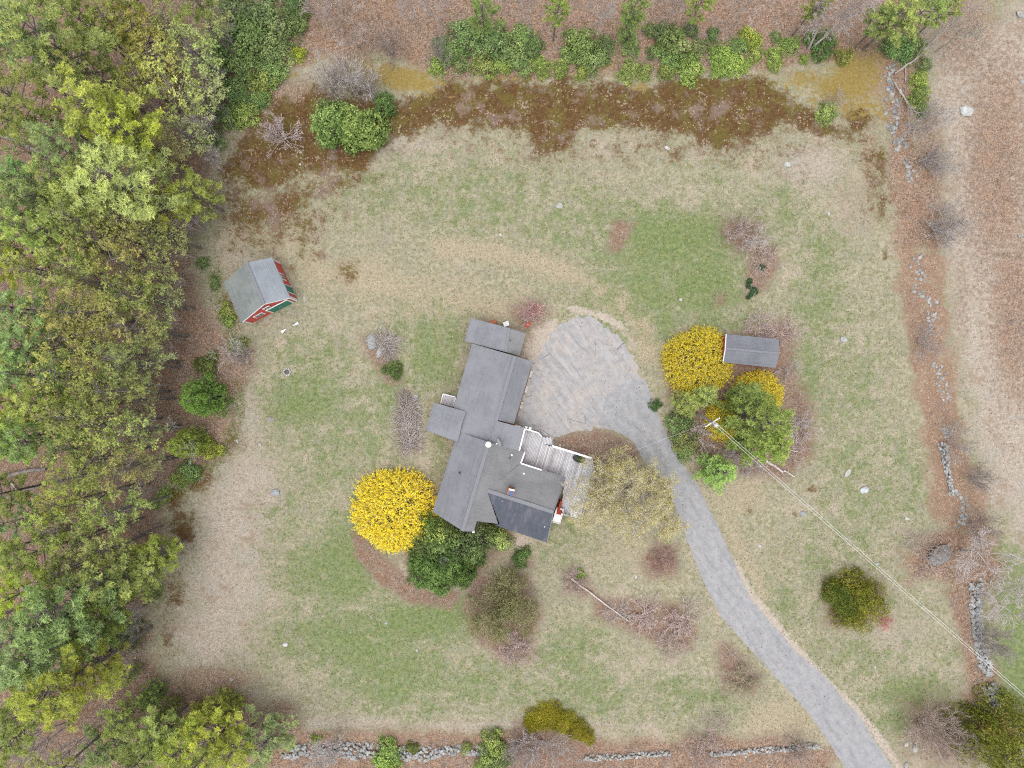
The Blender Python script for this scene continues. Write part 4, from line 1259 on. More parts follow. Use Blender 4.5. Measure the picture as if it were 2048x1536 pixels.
# single plants worth a name of their own
plant('forsythia', 786, 1022, 92, 3.2, label='round yellow forsythia in full flower west of the ranch roof', cat='shrub', group='yellow forsythias', variant=0)
plant('forsythia', 1400, 722, 76, 3.2, label='yellow forsythia in full flower at the west end of the small shed', cat='shrub', group='yellow forsythias', variant=1)
plant('forsythia', 1518, 792, 56, 2.2, label='yellow forsythia half hidden under the big green pine', cat='shrub', group='yellow forsythias', variant=0, rz=2.0)
plant('forsythia', 1456, 842, 46, 2.4, label='thin yellow forsythia stems beside the utility pole', cat='shrub', group='yellow forsythias', variant=1, rz=1.0)
plant('young_pine', 1527, 838, 66, 13, (1.0, 1.18, .8), label='big green pine south of the small shed', name='green_pine', variant=0)
plant('young_pine', 1498, 792, 34, 7, (.95, 1.15, .9), label='north part crown of green pine next to the small shed', name='green_pine', variant=1)
plant('young_pine', 1530, 890, 46, 12, (1.0, 1.2, .75), label='lower green pine overhanging the white fallen logs', name='green_pine', variant=1)
plant('young_pine', 1438, 943, 40, 5, (.9, 1.2, .85), label='round green pine between driveway and the fallen logs', name='green_pine', variant=1)
plant('young_pine', 1375, 808, 28, 4.5, (1.2, 1.3, .95), label='flat-topped pale green pine left of the utility pole', name='green_pine', variant=0)
plant('young_pine', 1412, 790, 28, 4.5, (1.1, 1.22, .95), label='pale green pine between forsythia and utility pole', name='green_pine', variant=1)
plant('spruce', 398, 795, 43, 6.5, (.62, .95, .50), label='dark green spruce cone on the left wood edge', name='spruce', group='spruces at the wood edge')
plant('spruce', 366, 886, 32, 6.5, (.95, 1.1, .6), label='yellowish young spruce crossed by a pale bare sapling', name='spruce', group='spruces at the wood edge')
plant('laurel', 424, 897, 20, 1.4, (1.9, 1.6, .8), name='variegated_bush', label='small yellow-leaved bush right of the yellowish spruce', cat='shrub')
plant('rhodo', 660, 250, 44, 3.4, (1.35, 1.45, 1.15), name='round_evergreen', label='left half of the bright green evergreen bush under the birches', cat='shrub')
plant('rhodo', 722, 256, 45, 3.6, (1.35, 1.35, 1.0), name='round_evergreen', label='right half of the bright green evergreen bush under the birches', cat='shrub')
plant('rhodo', 768, 210, 22, 2.2, (.95, 1.1, .9), name='round_evergreen', label='smaller dark green bush right of the birches', cat='shrub')
RH = [(868, 1150, 46, 'large dark rhododendron at the south end of the bed'), (835, 1120, 34, 'dark rhododendron beside the lower forsythia edge'), (905, 1130, 34, 'dark rhododendron right of the dead grey branches'),
      (950, 1105, 34, 'dark green rhododendron near the path'), (880, 1090, 30, 'grey-green rhododendron above the large dark one'), (930, 1150, 26, 'low rhododendron by the brown crabapple')]
for x, y, rp, lab in RH:
    plant('rhodo', x, y, rp * (.92 if y > 1125 else .78), (2.2 if y > 1125 else 1.5) + (x % 7) * .15, (.72, .84, .62) if y > 1118 else (1.0, 1.05, .9), name='rhododendron', label=lab, cat='shrub', group='rhododendrons south of the house')
for x, y, rp, tn, lab in [(875, 1065, 26, (1.7, 1.6, 1.1), 'pale yellow-green azalea at the ranch gable'), (905, 1075, 26, (.9, .95, .8), 'green azalea under the ranch gable peak'),
                          (960, 1070, 30, (.85, .85, .9), 'grey-green bush in the nook of the house'), (1000, 1078, 22, (1.9, 1.75, 1.4), 'pale green rounded bush below the dark roof'),
                          (862, 1045, 22, (.8, .9, .6), 'green bush between forsythia and ranch gable'), (985, 1060, 16, (.8, .8, .7), 'small green bush by the dark roof corner'), (920, 1095, 24, (.8, .8, .85), 'grey-leaved bush in the middle of the house bed'),
                          (845, 1085, 26, (.85, .8, .7), 'olive bush between forsythia and rhododendrons')]:
    plant('laurel', x, y, rp * 1.08, 2.3, tn, name='azalea', label=lab, cat='shrub', group='shrubs at the south side of the house')
plant('bare_shrub', 900, 1118, 24, 3.6, (.95, .93, 1.05), name='dead_bush', label='dead grey bush in the middle of the rhododendrons', cat='shrub')
plant('maple', 1264, 1002, 114, 10, (1.15, 1.15, 1.02), name='maple', label='large budding yellow maple between deck and driveway')
plant('crabapple', 1003, 1218, 72, 6, (.78, .76, .46), name='crabapple', label='wide brownish crabapple dome south of the house')
plant('bare_shrub', 1035, 1295, 44, 1.8, PURP, name='bare_shrub', label='purplish bare brush under the south side of the crabapple', cat='shrub', group='bare brush in the garden beds')
plant('juniper', 1717, 1203, 52, 3.6, (1.7, 1.25, .5), name='juniper', label='golden green juniper standing alone near the power line', cat='shrub')
plant('juniper', 1696, 1196, 38, 3.2, (1.1, 1.05, .6), name='juniper', label='darker green left part of the lone juniper', cat='shrub')
plant('juniper', 2002, 1472, 74, 5, (1.35, 1.1, .5), name='juniper', label='golden green evergreen in the lower right corner', cat='shrub')
for x, y, rp, wd in [(1080, 1435, 26, 'second mat from the left'), (1105, 1432, 26, 'third mat from the left'), (1130, 1445, 24, 'fourth mat from the left'), (1155, 1460, 20, 'fifth mat from the left'), (1175, 1475, 16, 'rightmost small tip'), (1064, 1450, 16, 'leftmost small tip')]:
    plant('juniper', x, y, rp, 0.9, (1.75, 1.2, .35), name='spreading_juniper', label=wd + ' of the golden crescent juniper', cat='shrub', group='golden crescent juniper mats')
plant('bare_shrub', 560, 268, 47, 2.8, (1.08, 1.0, 1.02), name='bare_shrub', label='pale grey bare bush alone on the brown moss', cat='shrub')
plant('bare_shrub', 1488, 462, 50, 2.6, (.98, .86, .84), name='bare_shrub', label='grey bare bush in the upper garden bed on the lawn', cat='shrub')
plant('birch', 1520, 478, 34, 5.5, name='dead_tree', label='small pale dead tree leaning over the upper garden bed', variant=0)
for x, y, rp, hh, v, lab in [(655, 160, 42, 8, 0, 'left white birch above the bright green bush'), (690, 150, 46, 8.5, 1, 'middle white birch with forked trunk above the bush'), (728, 165, 40, 7.5, 0, 'right white birch above the bright green bush')]:
    plant('birch', x, y, rp, hh, name='birch', label=lab, variant=v, group='birches above the green bush')
    plant('bare_shrub', x + 6, y + 6, rp * .95, 4, (1.0, .94, .94), name='bare_shrub', label='grey brush around the foot of the ' + lab.split(' above')[0], cat='shrub')
plant('birch', 468, 708, 34, 6, name='birch', label='curved white birch at the wood edge below the barn', variant=1)
plant('bare_shrub', 480, 705, 32, 3, GREY, name='bare_shrub', label='grey twigs around the curved birch below the barn', cat='shrub', group='bare trees and brush round the clearing')
plant('birch', 378, 895, 30, 6, name='birch', label='pale bare sapling leaning across the yellowish spruce', variant=0)
plant('birch', 340, 855, 26, 6, name='birch', label='thin pale sapling left of the dark spruce', variant=1)
BEDS = [(1565, 668, 46, 1.2, PURP, 'purplish low brush behind the northeast corner of the small shed'), (1520, 655, 40, 1.0, PURP, 'purplish low brush along the north eave of the small shed'),
        (1598, 850, 40, 1.6, GREY, 'grey low brush east of the big green pine'), (1590, 900, 36, 1.2, BROWN, 'brown low brush beside the white logs'), (1580, 740, 26, 1.0, GREY, 'grey low brush at the east end of the small shed'),
        (1290, 1232, 44, 0.8, PURP, 'purplish ground brush in the long lower bed'), (1365, 1240, 50, 1.2, PURP, 'grey-pink brush at the right end of the long lower bed'), (1340, 1290, 36, 1.0, BROWN, 'brown brush below the long lower bed'),
        (1150, 1165, 32, 1.6, PURP, 'purple brush at the upper end of the fallen trunk'), (1235, 1225, 34, 1.0, GREY, 'grey brush left of the fallen trunk end'), (1490, 1368, 44, 1.6, (.72, .72, .5), 'olive brush beside the driveway'),
        (1325, 1120, 36, 1.4, (.7, .5, .45), 'dark reddish brush under the maple edge'), (1060, 625, 34, 1.2, (1.1, .8, .8), 'reddish brush north of the garage corner'), (1528, 520, 36, 1.0, BROWN, 'brown brush in the lower round garden bed'),
        (1400, 870, 40, 1.6, (1.0, .95, .9), 'grey arching brush beside the utility pole'), (1470, 900, 36, 1.6, GREY, 'grey stems between the green pines'), (1500, 930, 34, 1.4, GREY, 'grey stems at the south end of the pine island'), (1350, 870, 24, 1.0, GREY, 'pale brush on the driveway edge of the pine island'),
        (1770, 1245, 18, 1.2, (1.5, .7, .75), 'small reddish bush beside the lone juniper'), (1070, 618, 18, 1.3, (1.3, .8, .8), 'reddish budding bush at the garage corner'), (1668, 200, 26, 2.2, GREY, 'grey bare sapling at the corner of the brown moss'),
        (1700, 1170, 30, 1.5, GREY, 'grey twigs above the lone juniper')]
for x, y, rp, hh, tn, lab in BEDS:
    plant('bare_shrub', x, y, rp, hh, tn, name='bare_shrub', label=lab, cat='shrub', group='bare brush in the garden beds')
# dark green low plants
plant('laurel', 784, 742, 18, 0.8, (.6, .68, .5), name='ground_cover_bush', label='dark green low bush at the lower end of the rock bed', cat='shrub', variant=0)
plant('laurel', 1040, 1118, 17, 0.8, (.75, .9, .7), name='ground_cover_bush', label='dark green low bush in the small bed south of the house', cat='shrub', variant=1)
plant('laurel', 1049, 1106, 12, 0.8, (.75, .9, .7), name='ground_cover_bush', label='smaller green bush touching the low bush south of the house', cat='shrub', variant=2)
plant('laurel', 1312, 812, 12, 1.0, (.6, .8, .7), name='ground_cover_bush', label='small dark bush on the driveway edge by the pine island', cat='shrub')
plant('laurel', 1160, 1148, 9, 0.7, (1.5, 1.6, 1.0), name='ground_cover_bush', label='bright green plant at the upper end of the fallen trunk', cat='shrub')
for x, y, rp, lab in [(1524, 536, 7, 'topmost of the dark green daffodil clumps in the round bed'), (1499, 562, 6, 'daffodil clump left of the pale patch'), (1497, 571, 5, 'daffodil clump just below the left one'),
                      (1508, 582, 8, 'largest dark green daffodil clump'), (1502, 589, 5, 'daffodil clump between largest and lowest'), (1497, 594, 4, 'lowest and smallest daffodil clump')]:
    plant('tuft', x, y, rp, 0.4, (.35, .62, .65), name='daffodil_clump', label=lab, cat='plant', group='dark green daffodil clumps')
# heaps of dry stems
ST = [(772, 686, 36, 'heap of dry stems over the grey boulder west of the garage'), (778, 702, 24, 'lower heap of dry stems beside the grey boulder'), (814, 822, 34, 'upper heap of dry stems in the long bed'), (816, 852, 36, 'middle heap of dry stems in the long bed'),
      (818, 884, 34, 'lowest heap of dry stems in the long bed'), (812, 795, 20, 'thin dry stems at the top of the long bed')]
for x, y, rp, lab in ST:
    plant('stalks', x, y, rp, 0.7, name='dry_stem_heap', label=lab, cat='cut stems', group='heaps of dry perennial stems')


# ------------------------------------------------------------------ the house
def wall_ring(pts, shrink, drop=0.14, zbase=0.0):
    """walls under a roof outline: points are (px, py, z of the roof there)"""
    P = [W(*p) for p in pts]
    c = sum(P, Vector()) / len(P)
    Q = []
    for i, p in enumerate(P):
        a, b = P[i - 1], P[(i + 1) % len(P)]
        e1, e2 = (p - a), (b - p)
        e1.z = e2.z = 0
        n1 = Vector((e1.y, -e1.x, 0)).normalized()
        n2 = Vector((e2.y, -e2.x, 0)).normalized()
        n = n1 + n2
        n = n / max(n.length_squared / 2, 0.4)
        if n.dot(Vector((c.x - p.x, c.y - p.y, 0))) < 0:
            n = -n
        Q.append(p + n * shrink + Vector((0, 0, -drop)))
    m = MB()
    n = len(Q)
    m.add([Vector((q.x, q.y, zbase)) for q in Q] + Q, [(i, (i + 1) % n, (i + 1) % n + n, i + n) for i in range(n)])
    return m


def at_plane(p, q, r, px, py):
    """height of the plane through three roof points, seen at photo pixel (px, py)"""
    a, b, c = W(*p), W(*q), W(*r)
    n = (b - a).cross(c - a)
    o, d = Vector((0, 0, H)), (W(px, py, 0) - Vector((0, 0, H)))
    t = (a - o).dot(n) / d.dot(n)
    return (o + d * t).z


hx = W(985, 880, 0)
house = empty("house", (hx.x, hx.y, 0), label='long red house with grey shingle roofs and a weathered deck', cat='house')


def roof(pts, mat, parent, th=0.16, name='roof'):
    return MB().slab([W(*p) for p in pts], th).build(name, mat, parent)


ZE, ZR = 2.75, 4.6
# garage wing and its lower northern bay
g_ridN, g_ridS = (1029.8, 712, 3.95), (978.5, 888, 3.95)
r_n_w = roof([(941.4, 635.8, 2.35), (1018, 656, 3.3), (1011.7, 704, 3.3), (929.6, 682.1, 2.3)], M['roof_light'], house)
roof([(1018, 656, 3.3), (1051.5, 666.9, 2.75), (1039.2, 712, 2.75), (1011.7, 704, 3.3)], M['roof_wing'], house)
wall_ring([(941.4, 635.8, 2.3), (1018, 656, 3.25), (1051.5, 666.9, 2.75), (1039.2, 712, 2.75), (1011.7, 704, 3.25), (929.6, 682.1, 2.3)], 0.22).build("wall", M['red'], house)
roof([(944, 687, 2.6), g_ridN, (992.3, 841, 3.95), g_ridS, (919.5, 864, at_plane((944, 687, 2.6), g_ridN, (907.4, 815, 2.6), 919.5, 864)), (907.4, 815, 2.6)], M['roof_light'], house)
roof([g_ridN, (1065, 723, 2.9), (1027.5, 848, 2.9), (992.3, 839.5, 3.95)], M['roof_light'], house)
wall_ring([(944, 687, 2.6), g_ridN, (1065, 723, 2.9), (1027.5, 848, 2.9), (992.3, 839.5, 3.9), (907.4, 815, 2.6)], 0.25).build("wall", M['red'], house)
# cross wing to the west, and the low link between the two big roofs
roof([(868, 805, 2.95), (932, 823.5, 3.18), (923, 850, 3.38), (859.6, 832, 3.2)], M['roof_light'], house)
roof([(859.6, 832, 3.2), (923, 850, 3.38), (916, 884, 3.05), (910, 882.5, 2.95), (851, 859.7, 2.95)], M['roof_light'], house)
wall_ring([(868, 805, 2.95), (932, 823.5, 3.1), (916, 884, 3.0), (851, 859.7, 2.95)], 0.2).build("wall", M['red'], house)
roof([(991.5, 841, 4.0), (1049.8, 857.3, 3.6), (1038.5, 901.5, 3.6), (977.5, 887, 4.0)], M['roof_light'], house)
wall_ring([(991.5, 841, 4.0), (1049.8, 857.3, 3.6), (1038.5, 901.5, 3.6), (977.5, 887, 4.0)], 0.12).build("wall", M['red'], house)
# ranch wing
rN, rS = (977.7, 884.3, ZR), (925.0, 1061.7, ZR)
pw = (rN, (865.9, 1024.2, ZE), rS)
pe = (rN, (1049.8, 903.6, ZE), rS)
ze = lambda x, y: at_plane(*pe, x, y)
zw = lambda x, y: at_plane(*pw, x, y)
roof([(915, 862, zw(915, 862)), rN, rS, (865.9, 1024.2, ZE), (909, 885, zw(909, 885))], M['roof_light'], house)
roof([rN, (1049.8, 903.6, ZE), (1042.5, 925, ze(1042.5, 925)), (974.3, 981, ze(974.3, 981)), (996, 1047.5, ze(996, 1047.5)), (953.8, 1042.4, ze(953.8, 1042.4)),
      (947.3, 1062.3, ze(947.3, 1062.3)), rS], M['roof_wing'], house)
wall_ring([(915, 862, 2.85), rN, (1049.8, 903.6, ZE), (990, 1047.7, ze(990, 1047.7)), (953.8, 1042.4, ze(953.8, 1042.4)), (945, 1050, ze(945, 1050)), rS, (865.9, 1024.2, ZE)], 0.25).build("wall", M['red'], house)
# east wing
eW, eE = (974.3, 981, ze(974.3, 981) + 0.01), (1106.5, 1024.0, 4.35)
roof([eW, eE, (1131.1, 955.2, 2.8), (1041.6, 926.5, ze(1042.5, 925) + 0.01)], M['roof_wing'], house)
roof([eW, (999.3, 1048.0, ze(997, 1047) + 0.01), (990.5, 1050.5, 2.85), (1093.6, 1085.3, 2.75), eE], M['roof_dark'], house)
wall_ring([(1041.6, 926.5, 2.8), (1131.1, 955.2, 2.8), eE, (1093.6, 1085.3, 2.75), (990.5, 1050.5, 2.8), (985, 990, 3.6)], 0.28).build("wall", M['red'], house)
# ridge caps
for a, b, w in ((g_ridN, (992.3, 841, 3.95), .34), (rN, rS, .34), (eW, eE, .36), ((1018, 656, 3.3), (1011.7, 704, 3.3), .26)):
    MB().bar(W(*a) + Vector((0, 0, .03)), W(*b) + Vector((0, 0, .03)), w, 0.05).build("ridge_cap", M['cap'], house)
# white rake and gutter lines
for a, b in (((1049.8, 857.3, 3.62), (1038.5, 901.5, 3.62)), ((1049.8, 903.6, 2.8), (1041.6, 926.5, 2.85)), ((1041.6, 926.5, 2.85), (1083, 940, 2.85)),
             ((1083.5, 940.2, 2.83), (1131.1, 955.2, 2.83)), ((1131.1, 955.2, 2.83), (1106.5, 1024, 4.36)), ((1106.5, 1024, 4.36), (1093.6, 1085.3, 2.78)), ((865.9, 1024.2, 2.72), (910, 884, 2.8)),
             ((941.4, 635.8, 2.33), (929.6, 682.1, 2.28)), ((947.3, 1062.3, 3.9), (925, 1061.7, 4.55))):
    light = abs(a[0] - 1049.8) < 9 or abs(b[0] - 1083) < 1
    MB().bar(W(*a), W(*b), 0.13 if light else 0.07, 0.12).build("gutter", M['white'] if light else M['gravel'], house)
MB().box(W(946.5, 1061.5, 3.7), (0.22, 0.3, 0.5), 0.3).build("downspout_head", M['white'], house)
# chimney of brick with a blue cover, round white stack, vents
ch = W(1021.5, 983.5, 4.9)
chim = MB().box((ch.x, ch.y, 4.45), (0.62, 0.62, 1.5), RIDGE).build("chimney", M['brick'], house)
MB().box(W(1022, 986.5, 5.24), (0.42, 0.40, 0.12), RIDGE).build("flue_cover", M['blue'], chim)
MB().bar(W(1018, 978.5, 5.2), W(1029, 981, 5.2), 0.16, 0.1).build("chimney_cap", M['white'], chim)
MB().tube([W(976.6, 889.2, z) for z in (4.5, 5.3)], 0.17, 14).build("flue_pipe", M['metal'], house, smooth=False)
cp = W(976.6, 889.2, 5.3)
MB().tube([cp, cp + Vector((0, 0, .10)), cp + Vector((0, 0, .2))], [0.30, 0.26, 0.08], 16).build("flue_cap", M['white'], house)
for x, y, c, s in ((1023.5, 909.5, 'white', .09), (1047.5, 946.5, 'white', .09), (919, 945.5, 'dark', .08), (1020.0, 915.5, 'dark', .06), (1020, 681, 'dark', .05)):
    z = max(2.9, ze(x, y) if x > 960 and y > 884 else 3.6)
    p = W(x, y, z)
    MB().tube([p - Vector((0, 0, .3)), p + Vector((0, 0, .3))], s, 8).build("roof_vent", M[c], house)
# lichen specks on the dark slope
for x, y in ((985, 1002.6), (1005, 1001.5), (1012, 1008.5), (1089, 1053.5)):
    p = W(x, y, at_plane(eW, eE, (1093.6, 1085.3, 2.75), x, y))
    MB().tube([p - Vector((0, 0, .02)), p + Vector((0, 0, .05))], 0.06, 6).build("lichen", M['white'], house)
# garage side: lintel trim on the driveway side, door of the link
for i, t in enumerate((0.14, 0.34, 0.56, 0.78)):
    a = Vector(W(1060.5, 728, 1.1)).lerp(W(1025, 845, 1.1), t)
    MB().box((a.x + .02, a.y, 1.1), (0.10, 1.15, 2.1), RIDGE - NORTH).build("garage_door" if i in (1, 2) else "window", M['white'], house)
for x, y in ((1014, 848.6), (1035.5, 853.0), (1046, 857)):
    MB().box(W(x, y, 2.6), (0.62, 0.16, 1.3), RIDGE + NORTH).build("window", M['white'], house)
# entry stoop with white frame and red mat at the east gable
sx_, sy_ = 1116.3, 1030.5
st = W(sx_, sy_, 1.0)
stoop = MB().box((st.x, st.y, 0.86), (0.72, 1.42, 0.5), RIDGE - NORTH).build("stoop", M['white'], house)
for dx in (-1, 1):
    off = Matrix.Rotation(RIDGE - NORTH, 3, 'Z') @ Vector((dx * 0.37, 0, 0))
    MB().box(Vector((st.x, st.y, 1.16)) + off, (0.06, 1.5, 0.12), RIDGE - NORTH).build("rail", M['white'], stoop)
for dy in (-1, 1):
    off = Matrix.Rotation(RIDGE - NORTH, 3, 'Z') @ Vector((0, dy * 0.74, 0))
    MB().box(Vector((st.x, st.y, 1.16)) + off, (0.8, 0.06, 0.12), RIDGE - NORTH).build("rail", M['white'], stoop)
off = Matrix.Rotation(RIDGE - NORTH, 3, 'Z') @ Vector((0, -0.36, 0))
tag(MB().box(Vector((st.x, st.y, 1.135)) + off, (0.46, 0.5, 0.04), RIDGE - NORTH).build("door_mat", M['matred']), 'red door mat on the white stoop at the east gable', 'mat')
p = W(1119, 1012, 1.2)
MB().box((p.x, p.y, 1.0), (0.22, 1.1, 1.2), RIDGE - NORTH).build("porch_panel", M['matred'], house)

# ------------------------------------------------------------------ decks
def deck(outline, z, name, label, board=0.14, hmax=None):
    """boards cut to the outline one by one, joined into one part: each is thinner than a pixel or two"""
    P = [W(x, y, z) for x, y in outline]
    u = Vector((math.cos(RIDGE), math.sin(RIDGE), 0))        # along the boards
    v = Vector((-u.y, u.x, 0))
    pu = [(p.dot(u), p.dot(v)) for p in P]
    lo, hi = min(q[1] for q in pu), max(q[1] for q in pu)
    root = empty(name, (P[0].x, P[0].y, 0), label=label, cat='deck')
    tones = {0: MB(), 1: MB(), 2: MB(), 3: MB()}
    r = random.Random(5)
    c = lo
    while c < hi:
        cc = c + board / 2
        xs = []
        for i in range(len(pu)):
            (a0, b0), (a1, b1) = pu[i], pu[(i + 1) % len(pu)]
            if (b0 > cc) != (b1 > cc):
                xs.append(a0 + (cc - b0) * (a1 - a0) / (b1 - b0))
        xs.sort()
        for k in range(0, len(xs) - 1, 2):
            a = xs[k]
            while a < xs[k + 1]:
                b = min(xs[k + 1], a + r.uniform(2.4, 4.2))
                m0 = (a + b) / 2
                tones[r.choice((0, 0, 1, 1, 2, 3))].box(u * m0 + v * cc + Vector((0, 0, z - 0.02 + r.uniform(-.004, .004))), (b - a - 0.01, board - 0.018, 0.04), RIDGE)
                a = b
        c += board
    for k, col in enumerate(((1.12, 1.13, 1.17), (1.0, 1.0, 1.04), (0.86, 0.83, 0.83), (1.28, 1.28, 1.32))):
        tones[k].build("boards", M['deck'], root, kind='stuff', color=col)
    MB().slab([p - Vector((0, 0, 0.07)) for p in P], 0.12).build("frame", M['wood'], root)
    return root, P


dk_out = [(1050.6, 858), (1076, 865.6), (1083, 874), (1088, 889), (1104.2, 893), (1182.7, 917.5), (1189.8, 952), (1178, 990), (1162, 1038), (1120, 1029), (1126, 992), (1128.5, 955), (1044, 927), (1049, 903), (1039.5, 901)]
dk, DP = deck(dk_out, 0.75, "deck", 'large weathered grey deck on the east side of the house')


def rail(root, a, b, z=1.65, w=0.12, mat='white', zb=0.75):
    A, B = W(*a, z), W(*b, z)
    MB().bar(A, B, w, 0.05).build("handrail", M[mat], root)
    n = max(2, int((B - A).length / 1.5))
    m = MB()
    k2 = int((B - A).length / 0.14)
    for k in range(k2 + 1):
        q = A.lerp(B, k / k2)
        m.bar((q.x, q.y, zb), (q.x, q.y, z - .03), 0.035, 0.035, Vector((0, 1, 0)))
    m.build("balusters", M[mat], root, kind='stuff')
    for k in range(n + 1):
        q = A.lerp(B, k / n)
        MB().bar((q.x, q.y, 0), (q.x, q.y, z), 0.09, 0.09, Vector((0, 1, 0))).build("post", M[mat], root)


rail(dk, (1051, 858), (1076.5, 865.4))
rail(dk, (1076.5, 865.4), (1083.5, 873.5))
rail(dk, (1105, 892.2), (1183.5, 916.5), w=0.2)
rail(dk, (1183.5, 917), (1190.5, 951), mat='wood', w=0.14)
rail(dk, (1190.5, 951), (1163, 1037), mat='wood', w=0.14)
rail(dk, (1124.5, 1027), (1141, 1033), mat='wood', w=0.12)
# steps down to the parking area
for k in range(3):
    t = k / 3
    a, b = W(1086 + 6.5 * k, 874.5 + .7 * k, .6), W(1091.5 + 6 * k, 889 + 1.3 * k, .6)
    MB().bar(Vector((a.x, a.y, .62 - .2 * k)), Vector((b.x, b.y, .62 - .2 * k)), 0.31, 0.05).build("step", M['deck'], dk, color=(1.1, 1.1, 1.15))
    MB().bar(Vector((a.x, a.y, .52 - .2 * k)), Vector((b.x, b.y, .52 - .2 * k)), 0.25, 0.12).build("step_riser", M['wood'], dk)
pad = [(1098, 873), (1104, 877), (1111, 892), (1104.5, 892), (1098, 881)]
sheet("doorstep_path", pad, 0.013, M['wood'])
dk2, _ = deck([(886, 788.3), (911.5, 794.5), (906, 814.5), (881.5, 807)], 0.55, "back_deck", 'small pale square deck in the corner west of the garage')
for a, b in (((886, 788), (911, 794)), ((886, 788), (881.5, 807)), ((911.5, 795), (906.5, 813.5))):
    MB().bar(W(*a, .62), W(*b, .62), 0.1, 0.1).build("edge_board", M['white'], dk2)

# things on and around the house
# long dark planter with greenery by the deck rail
pa, pb = W(1146.5, 914, .95), W(1167, 921, .95)
pl = empty("planter", tuple((pa + pb) / 2 - Vector((0, 0, .2))), label='long dark tub with greenery against the deck rail', cat='planter')
d_ = (pb - pa).normalized()
s_ = Vector((-d_.y, d_.x, 0))
ring = lambda w, l, z: [(pa + pb) / 2 + d_ * (l * math.cos(t)) + s_ * (w * math.sin(t)) + Vector((0, 0, z)) for t in [k * math.pi / 8 for k in range(16)]]
r0, r1, r2, r3 = ring(.27, .52, -.2), ring(.36, .6, .12), ring(.31, .55, .12), ring(.28, .5, .03)
m_ = MB()
b4 = r0 + r1 + r2 + r3
m_.add(b4, [(i + 16 * q, (i + 1) % 16 + 16 * q, (i + 1) % 16 + 16 * (q + 1), i + 16 * (q + 1)) for q in range(3) for i in range(16)] + [tuple(range(16)), tuple(range(48, 64))])
m_.build("tub", M['dark'], pl)
gm_ = PROTO['tuft'][0][3][1][1]
for k in range(3):
    o = bpy.data.objects.new("foliage", gm_)
    q = pa.lerp(pb, 0.5 + 0.2 * k)
    o.location = (q.x, q.y, 1.02)
    o.scale = (.45, .45, .5)
    o.color = (.7, .75, .75, 1)
    link(o, pl)
    bpy.context.view_layer.update()
    o.matrix_parent_inverse = pl.matrix_world.inverted()
# satellite dish on the link roof
dq = W(1000, 884, 4.35)
dish = empty("satellite_dish", tuple(dq), label='grey satellite dish on the roof beside the round white flue', cat='satellite dish')
ax_ = Vector((-0.75, -0.30, 0.45)).normalized()
q_ = ax_.to_track_quat('Z', 'Y').to_matrix()
m_ = MB()
rings = []
for k in range(5):
    rr_ = 0.42 * k / 4
    rings.append([dq + q_ @ Vector((rr_ * math.cos(a), rr_ * 0.85 * math.sin(a), 0.55 * rr_ * rr_)) for a in [j * math.pi / 7 for j in range(14)]])
vs = [v for rg in rings[1:] for v in rg] + [rings[0][0]]
m_.add(vs, [(i + 14 * q, (i + 1) % 14 + 14 * q, (i + 1) % 14 + 14 * (q + 1), i + 14 * (q + 1)) for q in range(3) for i in range(14)] + [(56, (i + 1) % 14, i) for i in range(14)])
m_.build("reflector", M['metal'], dish)
MB().tube([dq - Vector((0, 0, .5)), dq - Vector((0, 0, .15)), dq], .03, 6).build("mast", M['metal'], dish)
MB().tube([dq - q_ @ Vector((0, .3, 0)), dq + ax_ * .5 + Vector((.1, .0, -.1))], .02, 6).build("feed_arm", M['metal'], dish)
MB().box(dq + ax_ * .5 + Vector((.1, 0, -.1)), (.16, .10, .10)).build("feed_horn", M['white'], dish)
# small things around the garage
pt = W(987.5, 644.5, 0)
pot = MB().tube([(pt.x, pt.y, 0), (pt.x, pt.y, .3), (pt.x, pt.y, .34)], [.16, .24, .26], 12).build("flower_pot", M['brick'])
tag(pot, 'round terracotta pot by the north garage wall', 'pot')
pt = W(1012.5, 649, 0)
bn = empty("utility_box", (pt.x, pt.y, 0), label='grey utility box by the north garage wall', cat='box')
MB().box((pt.x, pt.y, .35), (.5, .4, .7), .3).build("cabinet", M['metal'], bn)
MB().box((pt.x, pt.y, .72), (.56, .46, .05), .3).build("lid", M['metal'], bn)
ka, kb = W(1052.5, 655, 0), W(1057.5, 647, 0)
ky = empty("red_canoe", tuple(ka.lerp(kb, .5)), label='slim red canoe lying beside the northeast garage corner', cat='canoe')
rr_ = [(0.0, .02), (.2, .10), (.5, .14), (.8, .10), (1.0, .02)]
kd = (kb - ka) * 1.3
ks = Vector((-kd.y, kd.x, 0)).normalized()
m_ = MB()
vv = []
for t, w in rr_:
    c_ = ka + kd * t
    vv += [c_ - ks * w * 1.3 + Vector((0, 0, .3)), c_ - ks * w * .8 + Vector((0, 0, .06)), c_ + ks * w * .8 + Vector((0, 0, .06)), c_ + ks * w * 1.3 + Vector((0, 0, .3)), c_ + Vector((0, 0, .16))]
m_.add(vv, [(i * 5 + j, i * 5 + (j + 1) % 5, (i + 1) * 5 + (j + 1) % 5, (i + 1) * 5 + j) for i in range(4) for j in range(5)] + [(0, 1, 2, 3, 4), (24, 23, 22, 21, 20)])
m_.build("hull", M['red'], ky)
MB().bar(ka + kd * .5 - ks * .17 + Vector((0, 0, .3)), ka + kd * .5 + ks * .17 + Vector((0, 0, .3)), .05, .03).build("thwart", M['wood'], ky)
for x, y, lab in ((1052, 855.5, 'white meter box at the deck corner of the link wall'), (1060, 857.5, 'small white post beside the meter box on the deck corner')):
    q = W(x, y, 1.4)
    tag(MB().box((q.x, q.y, 1.3), (.25, .2, .5), RIDGE).box((q.x, q.y, 1.62), (.3, .25, .06), RIDGE).build("meter_box", M['white']), lab, 'box')
q = W(1037, 768, .2)
